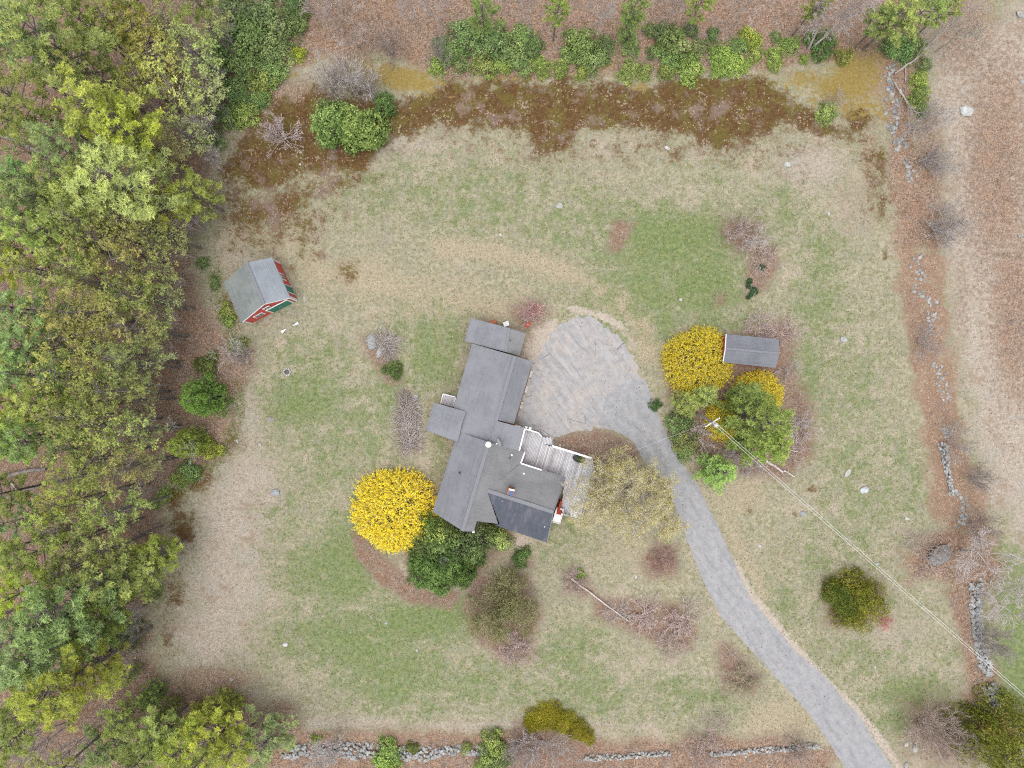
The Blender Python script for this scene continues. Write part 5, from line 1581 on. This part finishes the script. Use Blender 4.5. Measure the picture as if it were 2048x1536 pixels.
kerb = empty("landscape_edging", tuple(W(1044, 770, 0)), label='strip of pale split timbers along the garage wall', cat='edging')
for k, t in enumerate((0.0, .16, .3, .46, .62, .8)):
    a = Vector(W(1064, 742, 0)).lerp(W(1034, 842, 0), t)
    b = Vector(W(1064, 742, 0)).lerp(W(1034, 842, 0), t + .13)
    MB().bar(a + Vector((0, 0, .08)), b + Vector((0, 0, .08)), .24, .14).build("timber", M['wood'] if k % 2 else M['log'], kerb)

# ------------------------------------------------------------------ red barn
bx = W(520, 590, 0)
barn = empty("barn", (bx.x, bx.y, 0), label='small red barn with green doors at the edge of the wood', cat='barn')
e_ = 2.6
bNW, bSW, bSE, bNE = (446.4, 565.6, e_), (482.7, 644.7, e_), (580.5, 595, e_), (543.6, 514.6, e_)
bRN, bRS = (493.3, 525.2, 4.3), (528.4, 607.8, 4.3)
MB().slab([W(*p) for p in (bNW, bRN, bRS, bSW)], .14).build("roof", M['barn_roof'], barn)
MB().slab([W(*p) for p in (bRN, bNE, bSE, bRS)], .14).build("roof", M['barn_roof_e'], barn)
MB().bar(W(*bRN) + Vector((0, 0, .02)), W(*bRS) + Vector((0, 0, .02)), .22, .05).build("ridge_cap", M['cap'], barn)
# walls from the roof edges down, drawn in a little at the eaves
cB = (W(*bNW) + W(*bSW) + W(*bSE) + W(*bNE)) / 4


def inn(p, k=0.965):
    v = W(*p)
    return Vector((cB.x + (v.x - cB.x) * k, cB.y + (v.y - cB.y) * k, v.z - .12))


iNW, iSW, iSE, iNE, iRN, iRS = map(inn, (bNW, bSW, bSE, bNE, bRN, bRS))
g = lambda v: Vector((v.x, v.y, 0))
MB().add([g(iNW), g(iSW), iSW, iNW], [(0, 1, 2, 3)]).build("wall", M['red'], barn)
MB().add([g(iSW), g(iSE), iSE, iRS, iSW], [(0, 1, 2, 3, 4)]).build("wall", M['red'], barn)
MB().add([g(iSE), g(iNE), iNE, iSE], [(0, 1, 2, 3)]).build("wall", M['red'], barn)
MB().add([g(iNE), g(iNW), iNW, iRN, iNE], [(0, 1, 2, 3, 4)]).build("wall", M['red'], barn)
fu = (g(iSE) - g(iSW))
FW = fu.length
fu.normalize()
fn = Vector((fu.y, -fu.x, 0))                 # outward from the front gable
eu = (g(iNE) - g(iSE))
EW = eu.length
eu.normalize()
en = Vector((eu.y, -eu.x, 0))


def panel(o, u, n, x0, x1, z0, z1, th, mat, name, parent, proud=0.0):
    c = o + u * (x0 + x1) / 2 + Vector((0, 0, (z0 + z1) / 2)) + n * (proud + th / 2)
    return MB().box(c, (x1 - x0, th, z1 - z0), math.atan2(u.y, u.x)).build(name, mat, parent)


oF, oE = g(iSW), g(iSE)


def window(o, u, n, x0, x1, z0, z1, parent, wide=.1):
    f = panel(o, u, n, x0 - wide, x1 + wide, z0 - wide, z1 + wide, .05, M['white'], "window", parent)
    panel(o, u, n, x0, x1, z0, z1, .02, M['glass'], "pane", f, .052)
    panel(o, u, n, (x0 + x1) / 2 - .02, (x0 + x1) / 2 + .02, z0, z1, .02, M['white'], "muntin", f, .074)


window(oF, fu, fn, FW * .22, FW * .37, 1.25, 2.05, barn, .13)
window(oF, fu, fn, FW * .50, FW * .60, 2.75, 3.2, barn, .1)
for a, b in ((.50, .70), (.705, .905)):
    dr_ = panel(oF, fu, fn, FW * a, FW * b, .08, 2.15, .06, M['green'], "door", barn)
    panel(oF, fu, fn, FW * (b if a < .6 else a) - (.12 if a < .6 else -.06), FW * (b if a < .6 else a) - (.06 if a < .6 else -.12), 1.0, 1.25, .04, M['metal'], "handle", dr_, .062)
panel(oF, fu, fn, FW * .47, FW * .935, 2.16, 2.26, .09, M['white'], "door_trim", barn)
panel(oF, fu, fn, FW * .47, FW * .497, .05, 2.155, .08, M['white'], "door_trim", barn)
panel(oF, fu, fn, FW * .908, FW * .935, .05, 2.155, .08, M['white'], "door_trim", barn)
panel(oF, fu, fn, FW - .13, FW + .02, 0, 2.55, .06, M['white'], "corner_board", barn)
panel(oF, fu, fn, -.02, .13, 0, 2.45, .06, M['white'], "corner_board", barn)
panel(oE, eu, en, .0, .14, 0, 2.45, .06, M['white'], "corner_board", barn)
panel(oE, eu, en, EW - .13, EW, 0, 2.45, .06, M['white'], "corner_board", barn)
window(oE, eu, en, EW * .50, EW * .63, 1.0, 2.0, barn, .12)
panel(oE, eu, en, EW * .16, EW * .33, .08, 2.1, .06, M['green'], "door", barn)
panel(oE, eu, en, EW * .14, EW * .157, .05, 2.2, .08, M['white'], "door_trim", barn)
panel(oE, eu, en, EW * .333, EW * .35, .05, 2.2, .08, M['white'], "door_trim", barn)
for a, b in ((iSW, iRS), (iRS, iSE), (iNW, iRN), (iRN, iNE)):
    MB().bar(a + fn * (.08 if a is iSW or a is iRS else 0) + Vector((0, 0, .0)), b + fn * (.08 if a is iSW or a is iRS else 0), .06, .16).build("rake_board", M['white'], barn)
# two pale triangular posts in front of the barn
for x, y, x2, y2, lab in ((597, 645.5, 585, 652, 'pale pointed board nearer the barn corner'), (563, 664.5, 573.5, 657.5, 'pale pointed board farther left in the grass')):
    a, b = W(x, y, .12), W(x2, y2, .05)
    dd = (b - a).normalized()
    ss = Vector((-dd.y, dd.x, 0))
    m_ = MB()
    v6 = [a - ss * .17, a + ss * .17, b + ss * .02, b - ss * .02]
    m_.add([p + Vector((0, 0, .06)) for p in v6] + [p - Vector((0, 0, .05)) for p in v6], [(0, 1, 2, 3), (7, 6, 5, 4), (0, 4, 5, 1), (1, 5, 6, 2), (2, 6, 7, 3), (3, 7, 4, 0)])
    m_.build("trough", M['metal'], label=lab, cat='board', group='pale pointed boards in front of the barn')

# ------------------------------------------------------------------ small shed in the forsythias
sx0 = W(1500, 700, 0)
shed = empty("shed", (sx0.x, sx0.y, 0), label='small grey-roofed shed between forsythia and pine', cat='shed')
sNW, sNE, sSE, sSW = (1453, 668.5, 2.2), (1558, 678, 2.2), (1551, 736, 2.2), (1446.5, 725, 2.2)
sRW, sRE = (1451.5, 697, 3.0), (1558.5, 707, 3.0)
MB().slab([W(*p) for p in (sNW, sNE, sRE, sRW)], .12).build("roof", M['shed_roof'], shed)
MB().slab([W(*p) for p in (sRW, sRE, sSE, sSW)], .12).build("roof", M['shed_roof'], shed)
MB().bar(W(*sRW) + Vector((0, 0, .02)), W(*sRE) + Vector((0, 0, .02)), .2, .04).build("ridge_cap", M['cap'], shed)
wall_ring([sNW, sNE, sRE, sSE, sSW, sRW], 0.08, .1).build("wall", M['red'], shed)
for a, b in ((sNW, sRW), (sRW, sSW)):
    MB().bar(W(*a) - Vector((.04, 0, .05)), W(*b) - Vector((.04, 0, .05)), .08, .14).build("rake_board", M['white'], shed)

# ------------------------------------------------------------------ stones
def rock_mesh(seed, sub=False):
    r = np.random.default_rng(seed)
    bm = bmesh.new()
    for p in rand_unit(r, 26 if not sub else 60):
        q = p * r.uniform(0.85, 1.0)
        bm.verts.new((q[0], q[1] * 0.82, max(q[2], -0.35) * 0.75))
    res = bmesh.ops.convex_hull(bm, input=bm.verts)
    bmesh.ops.delete(bm, geom=[v for v in bm.verts if not v.link_faces], context='VERTS')
    me = bpy.data.meshes.new("stone")
    bm.to_mesh(me)
    bm.free()
    me.materials.append(M['stone'])
    return me


ROCKS = [rock_mesh(i) for i in range(10)]
BIGR = [rock_mesh(50 + i, True) for i in range(4)]
SR = random.Random(21)


def stone(px, py, r_px, parent=None, label=None, el=1.0, rz=None, z=None, tint=1.0, name="stone", big=False, flat=0.8, cat='boulder', group=None):
    o = bpy.data.objects.new(name, SR.choice(BIGR if big else ROCKS))
    r = r_px * H / F
    p = W(px, py, 0)
    o.location = (p.x, p.y, (0.12 * r if z is None else z))
    o.scale = (r * el, r, r * flat)
    o.rotation_euler = (SR.uniform(-.2, .2), SR.uniform(-.2, .2), SR.uniform(0, 6.28) if rz is None else rz)
    t = (1 + (tint - 1) * 0.55) * SR.uniform(.72, 1.12)
    w = SR.uniform(-.05, .05)
    o.color = (t * (1 + w), t, t * (1 - w), 1)
    link(o, parent)
    if parent is not None:
        bpy.context.view_layer.update() if False else None
        o.location = Vector(o.location) - Vector(parent.location)
    if label:
        tag(o, label, cat, group)
    return o


def stone_wall(path, width, label, n, size=(3.2, 5.6), tint=1.0, layers=2):
    c = W(*path[len(path) // 2], 0)
    root = empty("stone_wall", (c.x, c.y, 0), label=label, cat='stone wall')
    seg = [math.hypot(b[0] - a[0], b[1] - a[1]) for a, b in zip(path[:-1], path[1:])]
    tot = sum(seg)
    for k in range(n):
        s = tot * (k + SR.random()) / n
        i = 0
        while i < len(seg) - 1 and s > seg[i]:
            s -= seg[i]
            i += 1
        a, b = path[i], path[i + 1]
        t = s / seg[i]
        nx_, ny_ = -(b[1] - a[1]) / seg[i], (b[0] - a[0]) / seg[i]
        o = SR.uniform(-1, 1)
        wd = width if not isinstance(width, (list, tuple)) else width[i]
        sz = SR.uniform(*size)
        z = 0.05 + (0.42 * (1 - abs(o)) * SR.random() if layers > 1 else -0.04)
        stone(a[0] + (b[0] - a[0]) * t + nx_ * o * wd, a[1] + (b[1] - a[1]) * t + ny_ * o * wd, sz, root, z=z, tint=tint, flat=.75)
    return root


stone_wall([(566, 1503), (620, 1500), (680, 1500), (745, 1503), (800, 1506), (860, 1508)], [16, 15, 17, 19, 14], 'wide grey stone wall along the bottom left edge', 300, (2.8, 5.6), 1.2)
stone_wall([(862, 1508), (890, 1500), (930, 1500), (975, 1503)], [9, 9, 10], 'low grey stone wall between the two round bottom shrubs', 120, (2.6, 5.0), 1.2)
stone_wall([(1168, 1513), (1200, 1516), (1250, 1512), (1300, 1508), (1338, 1505)], [7, 6, 5, 4], 'narrow pale stone wall along the bottom middle', 110, (2.6, 4.4), 1.35)
stone_wall([(1418, 1508), (1470, 1504), (1520, 1500), (1560, 1497), (1600, 1494), (1640, 1490)], [4, 4, 6, 6, 6], 'narrow pale stone wall ending near the driveway', 130, (2.6, 4.6), 1.35)
stone_wall([(1882, 885), (1888, 905), (1893, 930), (1898, 960), (1903, 990)], [9, 7, 4, 3], 'neat pale stone wall inside the rust-brown strip', 110, (2.6, 4.6), 1.3)
stone_wall([(1908, 985), (1925, 995), (1932, 1015), (1922, 1040), (1922, 1055)], [4, 8, 8, 6], 'scattered stones at the south end of the rust strip', 22, (3.0, 6.5), 1.05, 1)
stone_wall([(1952, 1165), (1950, 1200), (1952, 1240), (1960, 1290), (1972, 1335), (1978, 1350)], [11, 11, 10, 12, 7], 'long grey stone wall at the lower right', 240, (3.0, 6.0), 1.15)
stone_wall([(1975, 1370), (1985, 1392), (1995, 1412)], [13, 15], 'short grey stone wall above the lower right evergreen', 90, (3.0, 5.8), 1.15)
stone_wall([(1778, 130), (1777, 155), (1780, 200), (1785, 230), (1800, 260), (1808, 300)], [9, 10, 16, 20, 18], 'tumbled old stone wall under the branches at the upper right', 62, (3.2, 6.8), 1.0, 1)
stone_wall([(1812, 318), (1818, 335), (1826, 350), (1822, 366)], [8, 10, 10], 'few grey stones below the tumbled upper right wall', 16, (3.4, 6.0), 1.0, 1)
stone_wall([(1838, 510), (1832, 545), (1845, 575), (1855, 600), (1868, 635), (1850, 668), (1862, 670)], [14, 16, 20, 18, 12, 16], 'scattered stones in the upper rust-brown strip', 46, (2.8, 5.8), 1.2, 1)
stone_wall([(1868, 725), (1876, 745), (1882, 760), (1888, 785), (1893, 805)], [16, 14, 12, 8], 'pale stones in the middle of the rust-brown strip', 34, (2.6, 5.6), 1.2, 1)
stone_wall([(1886, 858), (1895, 862), (1905, 866), (1888, 872)], [4, 5, 6], 'cluster of stones just above the neat pale wall', 9, (4, 7), 1.05, 1)
stone_wall([(833, 795), (838, 815), (836, 835), (838, 850), (840, 870), (842, 905)], [3, 3, 3, 3, 2], 'row of small stones edging the long dry stem bed', 30, (2.0, 4.2), 1.5, 1)
stone_wall([(1080, 866), (1092, 870), (1098, 872)], [3, 4], 'pile of small stones beside the deck steps', 18, (1.2, 2.2), 1.2, 1)
BOULD = [
    (1931, 222, 14, 1.05, 1.9, 'large white boulder on the leafy field at the upper right'), (2041, 30, 8, 1.5, 1.1, 'grey boulder in the upper right corner'), (2044, 163, 6, 1, 1.3, 'grey stone on the right edge below the corner boulder'),
    (2039, 472, 5, 1, 1.5, 'small grey stone on the right edge of the field'), (1575, 330, 7, 1.1, 1.8, 'white boulder at the northeast corner of the lawn'), (1334, 296, 5, 1.4, 1.5, 'pale stone at the south edge of the brown moss'),
    (1119, 412, 8, 1.0, 1.7, 'white boulder on the upper middle lawn'), (1001, 470, 4.5, 1, 1.8, 'small white stone on the lawn north of the garage'), (1361, 599, 5, .8, 1.7, 'small white stone between lawn and yellow forsythia'),
    (1657, 428, 4, 1.2, 1.5, 'small stone on the lawn right of the grey bare bush'), (1687, 679, 7, 1.2, 1.5, 'pinkish flat stone east of the small shed'), (1695, 946, 7, 1.5, 1.7, 'slim white rock pointing up on the east lawn'),
    (1729, 980, 9, 1.1, 1.9, 'broad white rock on the east lawn'), (1606, 1027, 7, 1.1, 1.4, 'grey boulder beside the power line'), (1814, 1037, 5, 1, 1.9, 'small white stone near the rust strip on the east lawn'),
    (1520, 1092, 5, 1.0, 1.5, 'small pale stone right of the driveway'), (1755, 1127, 4, 1.2, 1.3, 'small stone near the power line on the east lawn'), (1877, 1110, 26, 1.15, .85, 'very large grey boulder among the brown brush'),
    (1866, 1152, 0, 1.1, .9, ''), (551, 985, 10, 1.1, 1.2, 'grey boulder on a bare patch of the west lawn'), (542, 838, 7, 1.1, 1.3, 'grey stone on the lawn near the wood edge'), (520, 889, 5, 1, 1.5, 'small grey stone west of the forsythia lawn'),
    (571, 1288, 8, .65, 1.9, 'tall white stone on the southwest lawn'), (463, 1359, 5, .9, 1.5, 'white stone near the lower left pines'), (475, 882, 5, 1, 1.6, 'pale stone on the moss at the wood edge'), (609, 597, 4, 1, 1.9, 'small white stone right of the barn corner'),
    (899, 617, 4, .8, 1.4, 'small grey stone north of the garage'), (574, 138, 4, 1.1, 1.6, 'white stone by the laurel belt at the top'), (756, 292, 4, 1, 1.3, 'small stone at the foot of the round evergreen'), (600, 329, 3.5, 1, 1.3, 'small stone on the moss below the grey bush'),
    (772, 1246, 3.5, 1.2, 1.7, 'small white stone on the lawn below the bed'), (834, 1301, 3, 1.2, 1.8, 'tiny white stone on the south lawn'), (530, 1135, 3.5, 1, 1.5, 'small stone on the pale west lawn'), (1252, 903, 0, 1, 1.5, ''),
    (744, 684, 14, 1.25, 1.5, 'large grey boulder under the dry stems west of the garage'), (760, 704, 9, 1.6, 1.5, 'long grey boulder below the large one in the stem bed'), (827, 797, 8, 1.6, 1.5, 'grey boulder at the top of the long dry stem bed'),
    (1905, 1491, 0, 1, 1, ''), (1812, 1488, 6, 1.2, 1.2, 'pale stone beside the lower right brown bush'), (1830, 1497, 8, 1.2, 1.0, 'grey stone below the lower right brown bush'), (1812, 1531, 6, 1.3, 1.0, 'dark stone at the bottom edge by the driveway'),
    (1611, 1335, 3, 1, 1.9, 'small white stone on the driveway verge'), (1750, 1334, 3, 1, 1.5, 'small stone on the southeast lawn'), (1920, 895, 0, 1, 1, ''), (1491, 1513, 4, 1, 1.4, 'loose stone south of the bottom right wall'), (1502, 1520, 4, 1, 1.4, 'loose stone below the other by the bottom right wall'),
    (1120, 891, 3.5, 1, 1.6, 'pale stone on the mulch next to the deck'), (1272, 1154, 4, 1.6, 1.5, 'pale stones at the lower rim of the maple bed'), (1870, 455, 7, 1.2, 1.0, 'grey stone under the sapling above the rust strip'), (1960, 1158, 5, 1, 1.4, 'pale stone at the top of the long wall'),
]
for x, y, rp, el, tn, lab in BOULD:
    if rp:
        stone(x, y, rp, None, lab, el, rz={1695: 1.0, 571: 1.6, 762: -.7, 826: -1.0, 1877: .5}.get(x), tint=tn, name="boulder", big=rp > 6, flat=.6)
# fire ring
fp = W(574, 744, 0)
fr = empty("fire_ring", (fp.x, fp.y, 0), label='small round stone fire ring on the lawn', cat='fire ring')
for k in range(12):
    a = k * math.pi / 6
    stone(574 + 6.6 * math.cos(a), 744 + 6.6 * math.sin(a), 2.3, fr, tint=1.8, z=.08)
MB().tube([(fp.x, fp.y, .0), (fp.x, fp.y, .05)], .28, 14).build("ash_bed", M['ash'], fr)

# ------------------------------------------------------------------ pole, wires, logs
def log(pts, r0, r1, label, mat='log', name='fallen_log', cat='log', group=None, knots=0, z=.12):
    P = [W(x, y, 0) + Vector((0, 0, z + r0)) for x, y in pts]
    Q = []
    for a, b in zip(P[:-1], P[1:]):
        for k in range(4):
            q = a.lerp(b, k / 4)
            Q.append(q + Vector((SR.uniform(-.04, .04), SR.uniform(-.04, .04), SR.uniform(-.02, .02))))
    Q.append(P[-1])
    n = len(Q)
    m = MB().tube(Q, [r0 + (r1 - r0) * k / (n - 1) for k in range(n)], 8)
    for k in range(knots):
        q = Q[SR.randrange(1, n - 1)]
        d = Vector((SR.uniform(-1, 1), SR.uniform(-1, 1), SR.uniform(0, .6))).normalized()
        m.tube([q, q + d * SR.uniform(.3, .8)], [.04, .015], 5)
    return m.build(name, M[mat], label=label, cat=cat, group=group)


log([(1530, 921), (1548, 932), (1564, 943)], .13, .10, 'thick white fallen log south of the big green pine', knots=3)
log([(1566, 940), (1576, 946), (1588, 953)], .09, .06, 'thin white fallen log just beyond the thick one', knots=1)
log([(1578, 900), (1590, 902), (1601, 905)], .05, .03, 'thin white stick east of the big green pine')
log([(1550, 912), (1561, 916)], .08, .06, 'short white log under the edge of the pine')
log([(1416, 889), (1424, 890), (1431, 890)], .1, .08, 'short brown log between the green pines', 'wood')
log([(1434, 852), (1444, 862), (1453, 873)], .12, .08, 'grey weathered log beside the utility pole', 'metal')
log([(1142, 1156), (1180, 1184), (1218, 1214), (1242, 1230), (1260, 1243)], .10, .05, 'long thin fallen trunk lying across the lower bed', 'log', 'fallen_log', knots=3)
log([(1445, 1284), (1463, 1306), (1490, 1336), (1528, 1374), (1542, 1394)], .035, .02, 'thin reddish fallen sapling beside the driveway', 'wood', 'fallen_sapling')
log([(0, 955), (50, 943), (96, 937)], .22, .15, 'dark fallen trunk in the gap on the left edge', 'bark', 'fallen_log', knots=3)
log([(0, 1003), (38, 985), (90, 970)], .18, .14, 'lower dark fallen trunk in the gap on the left edge', 'bark', 'fallen_log')
log([(22, 962), (45, 988), (66, 1012)], .10, .07, 'slanting thin trunk crossing the gap on the left edge', 'wood', 'fallen_log')
log([(0, 270), (50, 290), (108, 318)], .22, .16, 'dark fallen trunk in the upper left gap', 'bark', 'fallen_log', knots=2)
log([(1798, 180), (1806, 196), (1816, 212)], .08, .05, 'dead pale log on the tumbled upper right wall', 'log', 'fallen_log')
log([(1808, 133), (1809, 150), (1809, 165)], .07, .04, 'short dead trunk by the tumbled upper right wall', 'wood', 'fallen_log')
log([(1420, 1290), (1424, 1296)], .0301, .03, 'small stub at the tip of the driveway bed', 'wood', 'stub') if False else None


def dead_tree(pts, r0, label, seed, spread=1.4, n=26):
    """a bleached tree lying on its side with its crown of branches"""
    r = random.Random(seed)
    P = [W(x, y, z) for x, y, z in pts]
    m = MB()
    Q = []
    for a, b in zip(P[:-1], P[1:]):
        for k in range(5):
            Q.append(a.lerp(b, k / 5) + Vector((r.uniform(-.06, .06), r.uniform(-.06, .06), r.uniform(-.05, .05))))
    Q.append(P[-1])
    N = len(Q)
    m.tube(Q, [r0 * (1 - .8 * k / (N - 1)) for k in range(N)], 7)
    t = MB()
    for k in range(n):
        i = r.randrange(max(1, N // 4), N)
        q = Q[i]
        ax = (Q[min(i, N - 1)] - Q[i - 1]).normalized()
        sd_ = Vector((r.uniform(-1, 1), r.uniform(-1, 1), r.uniform(-.2, .7))).normalized()
        d = (ax * .9 + sd_ * .8).normalized()
        L = spread * r.uniform(.5, 1.3) * (1.2 - .5 * i / N)
        e1 = q + d * L * .5
        e2 = e1 + (d + Vector((r.uniform(-.4, .4), r.uniform(-.4, .4), .1))).normalized() * L * .5
        for e in (e1, e2):
            e.z = max(e.z, .05)
        t.tube([q, e1, e2], [.03, .022, .012], 4)
        for j in range(3):
            s0_ = e1.lerp(e2, r.random())
            s1_ = s0_ + (d + Vector((r.uniform(-1, 1), r.uniform(-1, 1), r.uniform(-.2, .5)))).normalized() * L * .35
            s1_.z = max(s1_.z, .04)
            t.tube([s0_, s1_], [.015, .008], 3)
    root = empty("dead_tree", tuple(W(pts[0][0], pts[0][1], 0)), label=label, cat='dead tree')
    m.build("trunk", M['wood'], root)
    t.build("branches", M['wood'], root)


dead_tree([(1790, 148, .3), (1830, 118, .8), (1872, 78, 1.2), (1910, 40, 1.6), (1950, 8, 2.0)], .10, 'long bleached dead tree lying from the wall to the top edge', 1, 2.0, 46)
dead_tree([(1836, 325, .2), (1855, 316, .5), (1890, 332, .7), (1922, 338, .9)], .09, 'pale dead tree lying on the leaves below the thicket', 2, 1.3, 24)
dead_tree([(1790, 165, .3), (1800, 185, .5), (1830, 225, .6), (1870, 228, .8)], .08, 'pale broken treetop lying over the ruined upper right wall', 3, 1.4, 26)
dead_tree([(1880, 455, .4), (1900, 452, .9), (1925, 446, 1.3)], .06, 'small dark dead tree leaning east above the rust strip', 4, 1.0, 14)

pole_b, pole_t = W(1387, 823, 0), W(1427, 845, 9.0)
pole = empty("utility_pole", tuple(pole_b), label='leaning utility pole with a white transformer at the pine island', cat='utility pole')
MB().tube([pole_b, pole_b.lerp(pole_t, .5), pole_t], [.16, .14, .11], 10).build("shaft", M['wood'], pole)
pd = Vector((1, .62, 0)).normalized()
MB().bar(pole_t - pd * .75 - Vector((0, 0, .35)), pole_t + pd * .75 - Vector((0, 0, .35)), .1, .12).build("crossarm", M['metal'], pole)
tq = W(1430.5, 850, 8.4)
MB().tube([tq - Vector((0, 0, .45)), tq + Vector((0, 0, .35)), tq + Vector((0, 0, .42))], [.2, .2, .08], 14).build("transformer", M['metal'], pole)
for k in (-.6, .6):
    q = pole_t + pd * k - Vector((0, 0, .3))
    MB().tube([q, q + Vector((0, 0, .22))], [.05, .03], 6).build("insulator", M['white'], pole)


def wire(a, b, sag, label, r=.014, n=14):
    pts = []
    for k in range(n + 1):
        t = k / n
        p = a.lerp(b, t)
        p.z -= sag * 4 * t * (1 - t)
        pts.append(p)
    MB().tube(pts, r, 5).build("power_cable", M['wire'], label=label, cat='cable', group='cables from the utility pole')


far1, far2 = W(2210, 1535, 9.2), W(2210, 1529, 9.2)
wire(pole_t + pd * -.1 + Vector((0, 0, -.05)), far1, .5, 'lower of the twin power cables running to the lower right')
wire(pole_t + pd * .12 + Vector((0, 0, -.05)), far2, .5, 'upper of the twin power cables running to the lower right')
wire(pole_t - Vector((0, 0, .8)), W(1128, 960, 3.1), .9, 'thin cable from the pole over the driveway to the house', .007)


# ------------------------------------------------------------------ uncountable ground cover: twigs, leaves, low vines
def field(mask, px, py):
    """value of one of the ground masks at photo pixels"""
    x, y = (px - 1024.0) * H / F, -(py - 768.0) * H / F
    i = np.clip(np.searchsorted(GX, x), 0, len(GX) - 1)
    j = np.clip(np.searchsorted(GY, y), 0, len(GY) - 1)
    return mask[j, i]


def scatter(n, mask, seed, lo=0.55, box=(-60, 2110, -60, 1600)):
    r = np.random.default_rng(seed)
    px, py = r.uniform(box[0], box[1], n), r.uniform(box[2], box[3], n)
    k = field(mask, px, py) > lo + r.random(n) * 0.3
    px, py = px[k], py[k]
    return np.stack([(px - 1024.0) * H / F, -(py - 768.0) * H / F, np.zeros(len(px))], 1), r


# brush: knee to hip high twigs standing in the litter
edge = mx(litter, 0.9 * mulch, 0.8 * rust)
P, r_ = scatter(9000, edge, 901, 0.6)
clumpy = vnoise(P[:, 0] * 0.35 + 50, P[:, 1] * 0.35 + 50, 77)
P = P[clumpy > 0.42]
n = len(P)
K = 6
b0 = np.repeat(P, K, 0) + r_.normal(size=(n * K, 3)) * [0.06, 0.06, 0]
dv = unit(r_.normal(size=(n * K, 3)) * [0.8, 0.8, 0.1] + [0, 0, 0.7])
Ls = r_.uniform(0.35, 1.15, n * K)[:, None]
m0 = b0 + dv * Ls * 0.5
t0 = m0 + unit(dv + r_.normal(size=(n * K, 3)) * 0.5) * Ls * 0.5
v1, f1 = sticks(np.concatenate([b0, m0]), np.concatenate([m0, t0]), np.full(2 * n * K, .013), np.full(2 * n * K, .008), 3)
o = link(bpy.data.objects.new("brush", mesh_np("brush", v1, f1, M['twig'])))
o.color = (0.95, 0.86, 0.82, 1)
tag(o, kind='stuff')

# curled dead leaves on the woodland floor, in the beds and blown over the grass
m_l, nt_l, out_l = nodes('dead_leaves')
T_l = NT(nt_l)
tl = T_l.attr("tint")
surf(nt_l, out_l, T_l, T_l.mix(T_l.ramp(tl, 0, 1, 0, 1, False), T_l.mix(T_l.ramp(tl, 0.0, 0.5), (0.13, 0.075, 0.05), (0.30, 0.18, 0.12)), (0.50, 0.36, 0.27)))
P, r_ = scatter(120000, mx(litter, 0.85 * mulch, 0.7 * rust, 0.62 * pale), 902, 0.5)
P2, _ = scatter(16000, np.ones(PX.shape), 903, 0.1, (440, 1800, 180, 1480))
P = np.concatenate([P, P2])
n = len(P)
P[:, 2] = 0.02 + r_.random(n) * 0.03
v1, f1 = leaves(r_, P, unit(r_.normal(size=(n, 3)) * 0.35 + [0, 0, 1]), r_.uniform(0.035, 0.085, n), 0.6)
o = link(bpy.data.objects.new("fallen_leaves", mesh_np("fallen_leaves", v1, f1, m_l, np.repeat(r_.random(n), 2))))
tag(o, kind='stuff')

# vines and blueberry on the wood edge
vine = mx(band([(478, 770), (478, 830), (455, 900), (425, 930), (385, 960), (345, 990)], 13, 6, 8), 0.9 * band([(430, 545), (440, 600), (455, 640), (480, 680)], 14, 6, 10),
          0.8 * blobs([(440, 800, 30, 50, .9), (250, 1280, 36, 22, .9), (320, 1190, 26, 30, .8), (900, 160, 60, 10, .5), (1100, 152, 200, 8, .7), (1350, 150, 160, 8, .7), (1550, 120, 60, 20, .5), (1000, 110, 90, 40, .7),
                      (1200, 110, 100, 40, .65), (1400, 100, 110, 40, .65), (560, 90, 60, 80, .6)]))
P, r_ = scatter(260000, vine, 904, 0.32, (200, 1700, 20, 1320))
n = len(P)
P[:, 2] = 0.05 + r_.random(n) ** 2 * 0.5
v1, f1 = leaves(r_, P, unit(r_.normal(size=(n, 3)) * 0.7 + [0, 0, 1]), r_.uniform(0.05, 0.10, n), 0.5)
o = link(bpy.data.objects.new("ground_cover", mesh_np("ground_cover", v1, f1, M['leaf'], np.repeat(np.clip(0.45 + r_.normal(size=n) * .25, 0, 1), 2))))
o.color = (1.05, 0.98, 0.65, 1)
tag(o, kind='stuff')

# tufts of grass
gmask = np.clip(1 - mx(litter, moss, mulch, rust, 0.6 * pale, dirt), 0, 1) * (0.35 + 0.65 * green)
P, r_ = scatter(90000, gmask, 905, 0.2, (380, 1990, 200, 1500))
on_drive = np.zeros(len(P), bool)
for outline in (drive_l + drive_r, turn):
    q = np.array([[(x - 1024) * H / F, -(y - 768) * H / F] for x, y in outline])
    ins = np.zeros(len(P), bool)
    for i in range(len(q)):
        (x0, y0), (x1, y1) = q[i - 1], q[i]
        if y0 != y1:
            ins ^= ((y0 > P[:, 1]) != (y1 > P[:, 1])) & (P[:, 0] < (x1 - x0) * (P[:, 1] - y0) / (y1 - y0) + x0)
    on_drive |= ins
P = P[~on_drive]
n = len(P)
v1, f1 = needles(r_, P, np.tile([0, 0, 1.0], (n, 1)), r_.uniform(0.06, 0.13, n), 4, 0.16, 0.8)
tg = np.repeat(np.clip(0.35 + r_.normal(size=n) * 0.25, 0, 1), 4)
o = link(bpy.data.objects.new("grass", mesh_np("grass", v1, f1, mat_leaf('grass_blades', (0.13, 0.16, 0.06), (0.21, 0.22, 0.11), (0.33, 0.30, 0.19)), tg)))
o.color = (0.9, 0.9, 0.9, 1)
tag(o, kind='stuff')
